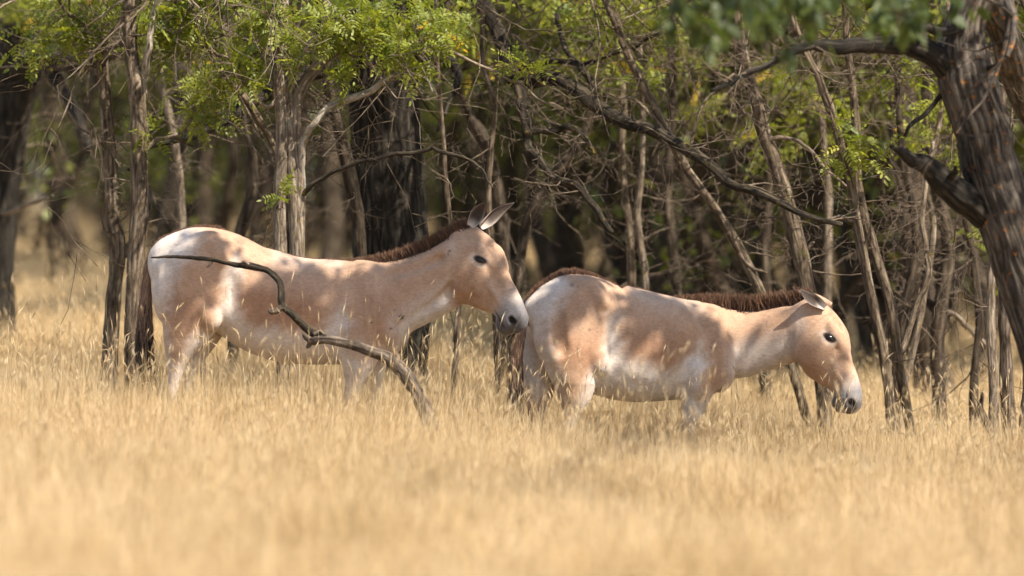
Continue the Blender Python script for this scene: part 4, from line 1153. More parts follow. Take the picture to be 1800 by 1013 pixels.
near_tree('slim_tree', 'slim forked trunk touching the raised-head onager\'s tail, thicker of the pair', 1.2,
    [[(240, 680, 18), (236, 570, 16), (238, 490, 16), (242, 410, 15), (246, 330, 15), (246, 260, 15), (244, 190, 15), (240, 140, 14), (232, 90, 12), (228, 30, 12), (224, -60, 11), (215, -170, 9)]],
    [([(249, 165, 9), (258, 120, 7), (268, 70, 6), (278, 30, 6), (288, -30, 5), (300, -120, 4)], M_BONE, -0.2), ([(245, 280, 4), (270, 255, 3.5), (300, 245, 3), (345, 262, 2)], None, 0.2),
     ([(242, 430, 6), (256, 380, 5), (262, 330, 4)], None, 0.6)],
    seed=12, twigs=[(0, 16, 0.45, 0.006, 2, 0.4, 0.9, 0.1), (1, 6, 0.3, 0.004, 2, .2, .9, 0)], crown=[(0, 2.9, 2.2, 1.0, 5, 220, 0.06, None)],
    blobs=[(330, 90, 70, 45, 60, 0.2, 0.3), (370, 180, 55, 25, 55, 0.1, 0.2), (310, 30, 70, 35, 60, 0, .25), (395, 50, 55, 45, 55, 0.1, .25), (240, 235, 15, 15, 6, -.1, .05), (268, 250, 14, 10, 6, 0, .05)])
# the clump of three stems
CLUMP = near_tree('clump_tree', 'pale many-stemmed tree with furrowed bark behind the raised-head onager\'s back', 0.9,
    [[(500, 700, 15), (498, 560, 12), (494, 440, 12), (496, 330, 12), (499, 230, 12), (494, 120, 12), (487, 30, 12), (480, -70, 11), (470, -170, 9)],
     [(520, 700, 15), (523, 560, 14), (524, 450, 14), (520, 350, 13), (513, 250, 12), (507, 150, 10), (500, 60, 9), (498, -60, 8)],
     [(526, 420, 10), (528, 330, 10), (524, 250, 9), (523, 190, 9), (532, 155, 10), (550, 125, 10), (572, 104, 9), (600, 85, 8), (640, 50, 7), (690, -20, 6)]],
    [([(531, 330, 6), (536, 270, 6), (549, 225, 6), (572, 190, 6.5), (608, 163, 6.5), (647, 143, 6), (687, 127, 5), (730, 135, 2.5), (760, 160, 1.5)], M_BONE, -0.25),
     ([(525, 345, 5), (545, 333, 4.5), (580, 312, 4), (628, 294, 4), (687, 284, 3.6), (746, 274, 3.6), (778, 271, 3.4), (821, 280, 3), (845, 296, 2.6), (857, 314, 2.2), (866, 330, 1.3)], M_LIMB, -0.5),
     ([(500, 170, 4), (520, 120, 4), (545, 70, 4), (580, 60, 3), (640, 58, 2.5), (700, 80, 2), (760, 115, 1.5)], M_PALE, -0.2),
     ([(500, 160, 3), (470, 190, 3), (430, 150, 2.6), (400, 110, 2), (370, 80, 1.5)], None, -0.2),
     ([(560, 75, 3.2), (600, 85, 3), (650, 110, 2.6), (690, 125, 2)], M_TWIG, -.1),
     ([(740, 92, 3.4), (800, 100, 3), (850, 125, 2.8), (900, 150, 2.5), (950, 180, 2), (990, 192, 1.2)], M_TWIG, -.2)],
    bark_=M_PALE, seed=13, furrow=0.14, feather=0.88,
    twigs=[(3, 9, 0.28, 0.004, 2, 0.55, 1.0, -0.1), (0, 8, 0.3, 0.005, 2, 0.3, 0.8, 0), (1, 4, 0.3, 0.005, 2, 0.3, 0.9, 0), (5, 8, .35, .004, 2, .3, 1, 0), (4, 5, .12, .0025, 1, .3, 1, 0), (6, 10, .4, .004, 2, .2, 1, 0), (8, 6, .18, .002, 1, .3, 1, 0)],
    blobs=[(560, 35, 95, 50, 115, -0.1, 0.4), (660, 50, 100, 55, 135, -0.15, 0.4), (740, 60, 60, 60, 110, -0.1, 0.35), (695, 95, 65, 40, 50, -0.2, 0.2), (600, 105, 45, 30, 50, -0.1, .2), (480, 90, 70, 50, 60, 0, .4), (800, 30, 50, 40, 50, .2, .3), (530, 90, 40, 25, 30, -.1, .2),
           (590, 135, 14, 6, 8, -.2, .05), (735, 120, 18, 20, 30, -.2, .08), (925, 125, 28, 14, 34, -.15, .12), (450, 50, 60, 50, 75, 0, .3), (430, 120, 35, 30, 45, 0, .2), (340, 175, 45, 18, 40, .1, .15), (480, 355, 12, 14, 8, -.15, .06)],
    crown=[(0, 2.9, 2.6, 1.3, 5, 300, 0.06, None), (1, 2.9, 2.4, 1.2, 4, 200, 0.06, None)])
# the big dark trunk with its long limbs
near_tree('great_tree', 'massive dark furrowed trunk behind the raised-head onager\'s neck', 3.0,
    [[(692, 660, 60), (692, 560, 62), (690, 470, 66), (686, 390, 66), (680, 300, 63), (675, 200, 60), (672, 110, 58), (668, 20, 56), (664, -90, 52), (660, -200, 46)]],
    [([(650, 95, 20), (610, 112, 18), (560, 125, 15), (513, 146, 14), (454, 174, 13), (395, 213, 11), (347, 237, 9), (308, 246, 7), (257, 264, 5), (225, 300, 3)], None, -1.0),
     ([(665, -160, 22), (740, -110, 18), (800, -40, 15), (850, 15, 14), (884, 70, 14), (900, 115, 14), (915, 143, 14), (950, 144, 14), (990, 146, 13), (1025, 165, 13), (1060, 195, 13), (1100, 215, 12),
       (1150, 230, 11), (1200, 258, 10), (1250, 290, 9), (1290, 322, 7.5), (1330, 340, 7), (1400, 372, 6), (1480, 395, 4)], M_LIMB, -2.6),
     ([(912, 145, 10, -1.4), (920, 185, 10, -1.4), (923, 225, 9, -1.4), (930, 258, 9, -1.4), (950, 285, 8, -1.4), (985, 320, 7, -1.4), (1020, 345, 6.5, -1.4), (1050, 378, 6, -1.4), (1075, 408, 4, -1.4)], M_LIMB, -0.6),
     ([(923, 232, 6, -1.6), (960, 238, 6, -1.6), (990, 234, 6, -1.6), (1015, 245, 5, -1.6), (1035, 262, 4, -1.6), (1045, 270, 2, -1.6)], M_LIMB, -0.2),
     ([(1000, 12, 4), (978, 25, 5), (982, 70, 5), (1000, 110, 5), (1025, 145, 5), (1050, 170, 4)], M_LIMB, -.9),
     ([(905, 120, 7), (960, 105, 6), (1010, 110, 5), (1060, 100, 4), (1110, 85, 3.5), (1160, 60, 3)], M_LIMB, -1.0),
     ([(745, 110, 10), (785, 105, 9), (805, 130, 8), (800, 165, 6), (780, 200, 4), (770, 230, 3)], None, -.5)],
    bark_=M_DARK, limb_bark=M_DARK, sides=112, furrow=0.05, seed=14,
    twigs=[(1, 8, 0.35, 0.005, 2, 0.5, 1, 0), (2, 18, 0.45, 0.006, 2, 0.35, 1, 0), (3, 12, 0.4, 0.005, 2, 0.2, 1, -.1), (4, 6, .3, .004, 2, .3, 1, -.2), (6, 8, .4, .005, 2, .2, 1, 0), (7, 2, .3, .004, 1, .5, 1, -.2)],
    crown=[(0, 3.3, 3.2, 1.6, 6, 450, 0.08, (1.8, 1.0, 0))])
# left edge
near_tree('gnarled_tree', 'heavy dark tree with drooping limbs at the left edge', 9.5,
    [[(2, 470, 22), (5, 400, 23), (10, 320, 25), (16, 240, 29), (25, 170, 35), (34, 110, 42), (50, 40, 38), (60, -60, 34), (70, -150, 28)]],
    [([(40, 100, 24), (75, 100, 22), (120, 108, 18), (160, 106, 15), (200, 92, 14), (237, 72, 14), (265, 50, 14), (285, 30, 13), (305, 0, 12), (330, -60, 10)], None, -3),
     ([(60, 95, 14), (92, 118, 14), (118, 158, 13), (134, 205, 11), (150, 250, 9), (156, 262, 4)], None, -1.5),
     ([(0, 375, 4), (30, 366, 4), (60, 356, 3.4), (92, 344, 2)], M_PALE, -3), ([(30, 60, 16), (70, 20, 14), (110, -30, 10)], None, -1)],
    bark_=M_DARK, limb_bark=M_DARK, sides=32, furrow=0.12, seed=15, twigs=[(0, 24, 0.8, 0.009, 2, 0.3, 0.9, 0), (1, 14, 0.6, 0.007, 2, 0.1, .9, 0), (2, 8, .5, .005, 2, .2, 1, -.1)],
    blobs=[(40, 20, 70, 40, 130, -1, .6), (100, 30, 50, 40, 90, -1.5, .5)], crown=[(0, 3.3, 3.2, 2.2, 7, 1200, 0.09, (-1.0, 1.0, 0))])
# slanting stems on the right
near_tree('leaning_tree', 'thin stem leaning steeply across behind the lowered-head onager\'s mane', 2.0,
    [[(1430, 790, 10), (1410, 710, 9), (1385, 635, 9), (1352, 555, 9), (1320, 485, 9), (1290, 430, 9), (1250, 362, 8), (1205, 300, 8), (1170, 232, 7.5), (1135, 162, 7), (1100, 92, 6.5), (1075, 30, 6), (1045, -40, 6), (1000, -130, 5)]],
    [([(1300, 445, 4), (1330, 470, 3), (1350, 480, 1.5)], M_TWIG, 0), ([(1175, 240, 4), (1130, 190, 3), (1095, 170, 2), (1070, 165, 1.5)], M_TWIG, -.1), ([(1205, 300, 3), (1230, 230, 3), (1250, 170, 2.5), (1290, 130, 2)], None, .2)],
    bark_=M_SLIM, seed=16, sides=12, twigs=[(0, 30, 0.35, 0.005, 2, 0.35, .95, 0.1)], crown=[(0, 2.9, 1.6, 0.9, 4, 600, .06, None)],
    blobs=[(1040, 60, 40, 40, 40, .3, .3)])
near_tree('leaning_tree', 'rough stem rising behind the lowered-head onager\'s laid-back ear', 1.6,
    [[(1457, 790, 14), (1450, 720, 13), (1440, 640, 13), (1426, 560, 14), (1412, 485, 14), (1392, 405, 14), (1371, 332, 13), (1346, 252, 12), (1326, 182, 11), (1306, 110, 10), (1294, 40, 10), (1280, -60, 9), (1260, -150, 8)]],
    [([(1405, 470, 3), (1420, 440, 3), (1430, 425, 2)], M_TWIG, 0), ([(1345, 250, 4), (1390, 245, 3.5), (1430, 260, 3), (1460, 300, 2.5), (1490, 330, 1.5)], M_TWIG, -.2)],
    seed=17, twigs=[(0, 26, 0.4, 0.006, 2, 0.35, 0.95, 0.05)], crown=[(0, 2.9, 1.8, 1.0, 4, 800, .06, None)])
near_tree('sapling', 'left of two thin crossing stems right of the lowered-head onager\'s muzzle', 0.9,
    [[(1569, 810, 9), (1560, 715, 9), (1548, 620, 9), (1530, 540, 9), (1512, 460, 9), (1502, 400, 8.5), (1494, 340, 8), (1482, 280, 8), (1468, 214, 8), (1448, 150, 7.5), (1420, 90, 7), (1395, 30, 6), (1370, -60, 5), (1350, -140, 5)]],
    [([(1500, 390, 4), (1478, 375, 3), (1450, 385, 2), (1420, 378, 1.5)], M_TWIG, 0)], seed=18, sides=14, twigs=[(0, 20, 0.35, 0.005, 2, 0.4, 0.95, 0.1)],
    blobs=[(1495, 245, 30, 28, 30, -.1, .1), (1450, 280, 12, 10, 6, 0, .05), (1530, 270, 20, 10, 14, -.1, .08)], crown=[(0, 2.9, 1.6, .9, 4, 700, .06, None)])
near_tree('sapling', 'right of two thin crossing stems right of the lowered-head onager\'s muzzle', 1.1,
    [[(1605, 800, 9), (1595, 722, 9), (1581, 640, 9), (1566, 540, 8.5), (1544, 455, 8.5), (1524, 390, 8), (1512, 330, 8), (1508, 258, 8), (1503, 196, 7), (1495, 125, 7), (1488, 60, 6), (1482, -40, 6), (1470, -130, 5)]],
    [([(1580, 630, 6), (1603, 568, 5.5), (1625, 500, 5.5), (1630, 440, 5), (1618, 380, 4.5), (1628, 320, 4), (1640, 250, 3.5)], None, .5)],
    seed=19, sides=14, twigs=[(0, 22, 0.35, 0.005, 2, 0.35, 0.95, 0.1), (1, 10, .3, .004, 2, .3, 1, 0)], crown=[(0, 2.9, 1.6, .9, 4, 700, .06, None)])
near_tree('crooked_tree', 'dark crooked trunk standing in the shade left of the pale stems at right', 4.5,
    [[(1652, 730, 14), (1648, 640, 13), (1650, 560, 13), (1660, 490, 12), (1666, 430, 12), (1655, 370, 11), (1640, 300, 10), (1630, 220, 9), (1625, 130, 9), (1618, 40, 8), (1610, -80, 7)]],
    [([(1652, 555, 8), (1635, 515, 7), (1640, 450, 6), (1660, 400, 5)], None, .3), ([(1735, 610, 4), (1715, 585, 5), (1690, 565, 5), (1665, 548, 5)], M_PALE, 0)],
    bark_=M_BACK, seed=20, twigs=[(0, 26, 0.5, 0.006, 2, 0.35, 0.95, 0)], crown=[(0, 3.0, 1.8, 1.2, 5, 900, .065, None)])
near_tree('clump_tree', 'pale thin stem of the clump beneath the lichen-covered trunk', 0.3,
    [[(1746, 790, 10), (1748, 690, 9), (1745, 595, 8.5), (1744, 520, 8), (1748, 450, 8), (1742, 370, 7.5), (1735, 280, 7), (1725, 190, 6), (1715, 90, 5), (1700, -60, 5)]],
    [([(1742, 760, 9), (1733, 720, 7), (1727, 690, 3)], M_DEAD, -.1)], bark_=M_PALE, seed=21, sides=14, twigs=[(0, 12, 0.35, 0.004, 2, 0.4, 0.95, 0)], crown=[(0, 3., 1.4, .8, 3, 500, .06, None)])
near_tree('clump_tree', 'dark stem of the clump at the right edge under the lichen-covered trunk', 0.6,
    [[(1776, 790, 13), (1770, 690, 12), (1766, 600, 11), (1764, 540, 11), (1758, 460, 10), (1750, 380, 10), (1752, 280, 9), (1760, 180, 8), (1770, 60, 8), (1775, -60, 7)]],
    [([(1798, 790, 9), (1794, 690, 8), (1788, 600, 8), (1780, 520, 7), (1790, 420, 6), (1800, 330, 5)], M_PALE, .1)], bark_=M_DEAD, seed=22, sides=14, twigs=[(0, 12, 0.35, 0.004, 2, 0.4, 0.95, 0)], crown=[(0, 3., 1.4, .8, 3, 500, .06, None)])
# the big lichen tree on the right, nearer the camera
near_tree('lichen_tree', 'thick leaning trunk with orange lichen and broken limb at the right edge', -3.2,
    [[(1885, 800, 66), (1868, 700, 60), (1842, 600, 56), (1812, 510, 52), (1785, 430, 50), (1764, 370, 49), (1748, 320, 48), (1737, 275, 48), (1727, 230, 49), (1714, 180, 51), (1702, 130, 51), (1694, 90, 45), (1696, 50, 36), (1715, 0, 32), (1730, -60, 30), (1735, -140, 26)]],
    [([(1700, 150, 30), (1660, 115, 25), (1620, 95, 21), (1580, 84, 18), (1537, 80, 15), (1490, 76, 13), (1440, 76, 12), (1412, 76, 9), (1381, 82, 7), (1345, 105, 6), (1312, 126, 5.5), (1280, 146, 4.5), (1250, 160, 3)], M_DARK, -0.5),
     ([(1730, -30, 24), (1752, 30, 26), (1765, 80, 26), (1782, 130, 26), (1806, 180, 27), (1850, 260, 26), (1900, 340, 24)], None, 1.2),
     ([(1735, 375, 30), (1705, 350, 27), (1668, 326, 24), (1640, 302, 19), (1612, 283, 13), (1585, 266, 8), (1565, 257, 3)], M_DARK, -0.3),
     ([(1672, 325, 9), (1672, 308, 7), (1679, 294, 3)], M_DARK, -.35),
     ([(1700, 40, 10), (1660, 58, 9), (1610, 40, 8), (1560, 10, 7), (1500, -20, 6)], M_DARK, -1.2),
     ([(1735, 120, 5), (1755, 115, 4), (1765, 100, 3)], M_DARK, -.6), ([(1660, 160, 5), (1640, 190, 4), (1610, 210, 4), (1590, 240, 3)], M_DARK, -.2)],
    bark_=M_LICH, limb_bark=M_LICH, sides=96, furrow=0.085, seed=23,
    twigs=[(1, 12, 0.3, 0.005, 2, 0.5, 1, 0), (2, 6, .3, .005, 2, .2, 1, 0)],
    blobs=[], crown=[(0, 3.6, 3.2, 1.6, 5, 2600, 0.10, (1.2, -0.4, 0))], leaf=M_LEAFD)
def overhang():
    """A bough of the lichen tree that comes towards the camera and hangs into the top of the view."""
    rng = np.random.RandomState(31)
    root = [o for o in COL.objects if o.name.startswith('lichen_tree')][0]
    b = np.array(root.location)
    mb = MB(b)
    c1 = stem(mb, [(1733, -120, 22, 0), (1700, -150, 20, -1.6), (1640, -130, 18, -3.4), (1560, -90, 15, -5), (1470, -55, 12, -6), (1380, -30, 9, -6.6), (1280, -15, 7, -7), (1190, -5, 5, -7.2)], -3.2, rng, 12, .08, 8, 0, 5)
    mb.build('limb', M_DARK, root)
    mb = MB(b)
    c2 = stem(mb, [(1560, -90, 9, -5), (1590, -30, 7, -5.6), (1620, 0, 5, -6), (1600, 30, 4, -6.2)], -3.2, rng, 10, .05, 6, 0, 6)
    mb.build('limb', M_DARK, root)
    blob_leaves(root, b, rng, [(1215, 25, 50, 40, 40, -7.08, .5), (1260, 75, 45, 45, 44, -7.08, .5), (1330, 25, 70, 45, 70, -6.93, .5), (1400, 40, 60, 50, 60, -6.78, .5), (1470, 20, 60, 45, 60, -6.47, .5),
                               (1540, 30, 60, 45, 70, -6.16, .5), (1610, 25, 55, 40, 50, -5.85, .5), (1680, 0, 60, 30, 40, -5.24, .5), (1250, 100, 18, 20, 8, -7.08, .2), (1440, 110, 14, 16, 8, -6.78, .2), (1300, 115, 16, 18, 8, -6.93, .2)],
                -3.2, M_LEAFD, [c1, c2], M_LIMB, 1, 0.10, 'foliage', 0.004)
overhang()

def shade_clumps():
    """Unseen leaf clumps added to shade the onagers and great trunk, on lichen-tree boughs."""
    rng = np.random.RandomState(41)
    root = [o for o in COL.objects if o.name.startswith('lichen_tree')][0]
    b = np.array(root.location)
    s3 = np.array(SUN)
    top = P(1735, -140, -3.2)
    spots = [(715, 505, -.7, .26, .20), (640, 570, -.7, .16, .14), (500, 545, -.7, .18, .10), (315, 505, -.7, .13, .11), (850, 530, -.8, .08, .10), (775, 445, -.6, .11, .08),
             (1150, 540, .2, .18, .05), (1215, 590, .2, .12, .09), (1345, 565, .1, .22, .07), (985, 540, .1, .11, .09), (1430, 655, .1, .10, .13), (1250, 690, .1, .10, .07), (672, 110, 2.5, .26, .22), (680, 230, 2.4, .26, .24), (688, 350, 2.4, .26, .24)]
    over = []
    mb = MB(b); lm = MB(b)
    for c, rx, rz in [(P(px, py, Y) + s3 * rng.uniform(4.6, 6.2), rx, rz) for px, py, Y, rx, rz in spots] + over:
        n = int(260 + 5200 * rx * rz)
        q = rng.normal(size=(n, 3)) * np.array([rx, 0.16, rz]) * 0.55
        # a clump lies across the sun, so widths carry straight on to what it shades
        broad_leaves(lm, rng, c + q, 0.10, 0.2)
        m = 9; f = np.linspace(0, 1, m)[:, None]
        path = top * (1 - f) + c * f + np.array([0, 0, 1]) * (0.5 * np.sin(f * 3.14)) + np.cumsum(rng.normal(size=(m, 3)), 0) * 0.05
        tube(mb, path, np.linspace(0.035, 0.006, m), 6)
        out = []; tp = []
        for z in range(5):
            grow(rng, path[-1 - z % 3], rng.normal(size=3), rx * 1.2, 0.006, out, tp, 1, .2, 0, 3)
        for pts, rad in out: tube(mb, pts, np.maximum(rad, .002), 4, cap=False)
    mb.build('branchwork', M_LICH, root)['kind'] = 'stuff'  # boughs added to carry the shading clumps
    lm.build('crown', M_LEAFD, root, False)  # leaves of the added shading clumps, each set sunward of its target
shade_clumps()

# ---- slimmer trees standing a few metres into the wood, traced where they show
MID = [
    ('sapling', 'slim greenish trunk just left of the massive dark trunk', 2.2, [(632, 470, 11), (628, 395, 11), (619, 340, 11), (604, 268, 11), (592, 210, 11), (582, 170, 10), (575, 100, 9), (570, 0, 8), (565, -90, 7)], M_BACK),
    ('sapling', 'blurred forked trunk rising behind the raised-head onager\'s ears', 6.0, [(890, 560, 13), (882, 430, 12), (876, 355, 12), (864, 296, 12), (846, 240, 11), (822, 200, 9), (806, 170, 8), (795, 120, 7), (785, 20, 6), (780, -90, 6)], M_BACK),
    ('sapling', 'thin straight stem standing behind the raised-head onager\'s rump', 5.0, [(322, 560, 7), (318, 430, 7), (316, 335, 7), (311, 276, 6.5), (297, 200, 6.5), (285, 158, 6), (275, 90, 6), (268, -20, 5), (260, -100, 5)], M_PALE),
    ('sapling', 'pale thin upright stem beyond the laid-back ears', 6.5, [(1452, 600, 7), (1451, 500, 7), (1453, 420, 7), (1453, 350, 6.5), (1448, 290, 6), (1440, 200, 6), (1436, 100, 5), (1430, -20, 5), (1425, -100, 5)], M_PALE),
    ('sapling', 'thin pale stem behind the lowered-head onager\'s rump', 4.0, [(1140, 620, 7), (1137, 510, 6), (1128, 430, 6), (1120, 370, 6), (1128, 300, 5.5), (1130, 220, 5), (1125, 120, 5), (1120, 0, 5), (1115, -90, 4)], M_PALE),
    ('sapling', 'slim stem beside the thin pale one behind the lowered-head onager', 4.6, [(1112, 620, 7), (1110, 500, 7), (1108, 420, 7), (1100, 340, 6.5), (1095, 260, 6), (1098, 180, 6), (1090, 80, 5), (1080, -20, 5), (1075, -90, 4)], M_SLIM),
    ('sapling', 'dark stem standing behind the lowered-head onager\'s back', 7.0, [(1195, 620, 10), (1190, 500, 9), (1180, 420, 9), (1172, 340, 8), (1178, 250, 8), (1182, 150, 7), (1180, 50, 7), (1178, -90, 6)], M_BACK),
    ('sapling', 'straight grey stem between the leaning stem and rough stem', 8.0, [(1345, 640, 9), (1348, 520, 8), (1342, 430, 8), (1350, 330, 7), (1340, 230, 7), (1345, 120, 6), (1340, -90, 6)], M_BACK),
    ('sapling', 'dark trunk behind the crossing stems right of the muzzle', 3.4, [(1580, 760, 10), (1574, 680, 9), (1580, 600, 9), (1598, 520, 8), (1612, 440, 8), (1608, 360, 7), (1592, 280, 7), (1580, 180, 6), (1575, 60, 6), (1572, -90, 5)], M_BACK),
    ('sapling', 'thin leaning stem between crossing stems and crooked trunk', 2.8, [(1590, 700, 7), (1612, 590, 6), (1628, 500, 6), (1640, 400, 5.5), (1630, 320, 5), (1650, 220, 5), (1660, 100, 5), (1670, -90, 4)], M_PALE),
    ('sapling', 'slim dark stem below the broken limb of the lichen tree', 3.0, [(1712, 760, 8), (1716, 660, 8), (1724, 560, 7), (1716, 470, 7), (1700, 390, 6), (1690, 300, 6), (1685, 200, 5), (1680, -60, 5)], M_BACK),
    ('sapling', 'bent thin stem in the dry grass beneath the raised-head onager\'s throat', 1.6, [(797, 680, 6), (800, 600, 6), (806, 540, 5), (804, 480, 5), (796, 420, 4.5), (786, 330, 4), (780, 240, 4), (770, 120, 4), (765, -60, 3)], M_SLIM),
    ('sapling', 'thin stem between the two onagers', 2.0, [(876, 660, 6), (872, 590, 6), (868, 520, 5), (862, 440, 5), (858, 350, 5), (862, 250, 5), (868, 180, 5), (850, 110, 4), (848, 0, 4), (846, -90, 3)], M_SLIM),
    ('sapling', 'short dark stem under the raised-head onager\'s belly near its hind leg', 0.6, [(356, 665, 5), (353, 640, 5), (349, 612, 4.5), (346, 560, 4), (342, 480, 3)], M_DEAD),
    ('sapling', 'leaning stem at upper centre above the two onagers', 5.0, [(905, 560, 9), (925, 400, 9), (960, 330, 9), (1010, 260, 8), (1048, 180, 8), (1060, 100, 7), (1062, 20, 7), (1060, -80, 6)], M_BACK),
    ('sapling', 'slim trunk left of the dark limb at upper left', 6.0, [(412, 560, 10), (420, 430, 10), (446, 330, 9), (440, 250, 8), (420, 170, 7), (395, 80, 6), (380, -60, 5)], M_BACK),
    ('sapling', 'slanting stem crossing in front of the dark limb at upper left', 1.4, [(520, 560, 6), (500, 330, 6), (450, 205, 6), (410, 150, 6.5), (372, 95, 7), (340, 50, 7), (310, 0, 7), (280, -60, 6)], M_SLIM),
]
MIDB = {3: [(1440, 170, 60, 50, 37, 0, .5), (1400, 250, 40, 25, 15, 0, .3), (1470, 60, 50, 40, 31, 0, .4)], 4: [(1130, 60, 60, 50, 37, 0, .5), (1150, 150, 40, 30, 18, 0, .4)], 5: [(1060, 110, 45, 40, 24, 0, .4), (1090, 30, 50, 35, 31, 0, .4)],
        6: [(1190, 100, 60, 60, 37, 0, .5), (1215, 200, 45, 30, 18, 0, .4)], 7: [(1330, 160, 60, 50, 37, 0, .5), (1300, 230, 40, 30, 18, 0, .4), (1350, 280, 30, 20, 8, 0, .3)], 8: [(1570, 150, 60, 60, 43, 0, .5), (1600, 230, 40, 40, 18, 0, .4)],
        9: [(1655, 170, 30, 40, 18, 0, .3), (1640, 240, 30, 25, 12, 0, .3)], 10: [(1690, 280, 30, 30, 14, 0, .3), (1700, 400, 20, 14, 6, 0, .2)], 14: [(990, 60, 60, 50, 37, 0, .5), (940, 30, 50, 30, 24, 0, .4)],
        15: [(400, 110, 60, 50, 37, 0, .5), (350, 150, 50, 30, 24, 0, .4)], 1: [(820, 60, 50, 60, 37, 0, .5), (850, 130, 30, 30, 12, 0, .3)], 2: [(280, 60, 50, 50, 31, 0, .4)], 16: [(300, 60, 50, 40, 31, 0, .3), (360, 130, 40, 30, 18, 0, .3)]}
for i, (nm, lab, Y, sp, mt) in enumerate(MID):
    short = sp[-1][1] > 0
    near_tree(nm, lab, Y, [sp], bark_=mt, seed=60 + i, sides=10, furrow=0.12,
              twigs=None if short else [(0, 12 if Y > 2.5 else 8, 0.5 if Y > 2.5 else .35, 0.0055, 2, 0.3, 0.95, 0.0)], group='slim stems inside the wood',
              blobs=MIDB.get(i), feather=1.1,
              crown=None if short else [(0, 2.7, 1.6, 1.1, 4, 140 if sp[0][0] < 1000 else 420, 0.07, None)], leaf=M_LEAF)

# ---- the wood behind: a few kinds of whole trees, copied
def wood_tree(seed, H, r0, low, leaf_n, lean):
    rng = np.random.RandomState(seed)
    mb = MB(); out = []; tips = []
    n = 14
    z = np.linspace(-0.1, H * 0.8, n)
    xy = np.cumsum(rng.normal(size=(n, 2)) * 0.05, 0) + np.outer(np.linspace(0, 1, n) ** 1.3, rng.normal(size=2) * lean)
    xy -= xy[:1]
    pts = np.column_stack([xy, z]); rad = r0 * (1 - 0.75 * np.linspace(0, 1, n)) * (1 + 0.35 * np.exp(-z / 0.15))
    c = catmull(np.column_stack([pts, rad]), 3)
    tube(mb, c[:, :3], c[:, 3], 12, 0.1, rng, seed)
    lm = MB()
    for i in range(13):
        f = rng.uniform(low, 1.0); j = int(f * (len(c) - 1))
        a = rng.uniform(0, 6.28)
        d = np.array([math.cos(a), math.sin(a), rng.uniform(0.0, 0.9)])
        grow(rng, c[j, :3], d, rng.uniform(0.9, 2.2) * (1.15 - 0.5 * f), c[j, 3] * 0.5, out, tips, 2, 0.16, 0.0, 3)
    for p, r in out: tube(lm, p, np.maximum(r, 0.003), 5 if r[0] > .015 else 3, cap=False)
    dead = MB(); o2 = []; t2 = []
    for i in range(14):
        j = int(rng.uniform(0.12, low + 0.2) * (len(c) - 1)); d = rng.normal(size=3); d[2] *= 0.5
        grow(rng, c[j, :3], d, rng.uniform(0.4, 1.1), 0.010, o2, t2, 2, 0.2, 0, 3)
    for p, r in o2: tube(dead, p, np.maximum(r, 0.0025), 3, cap=False)
    tp = np.array([t[0] for t in tips])
    k = rng.randint(0, len(tp), leaf_n)
    pos = tp[k] + rng.normal(size=(leaf_n, 3)) * 0.20
    cm = MB(); broad_leaves(cm, rng, pos, 0.11, 0.2)
    nb = 850
    th_ = rng.uniform(0, 6.28, nb); rr_ = 1.9 * np.sqrt(rng.rand(nb))
    top = c[-1, :3]
    broad_leaves(cm, rng, np.stack([top[0] + rr_ * np.cos(th_), top[1] + rr_ * np.sin(th_), H * 0.78 + rng.rand(nb) * H * 0.2 * (1.1 - rr_ / 1.9)], 1), 0.27, 0.1)
    return mb, lm, dead, cm

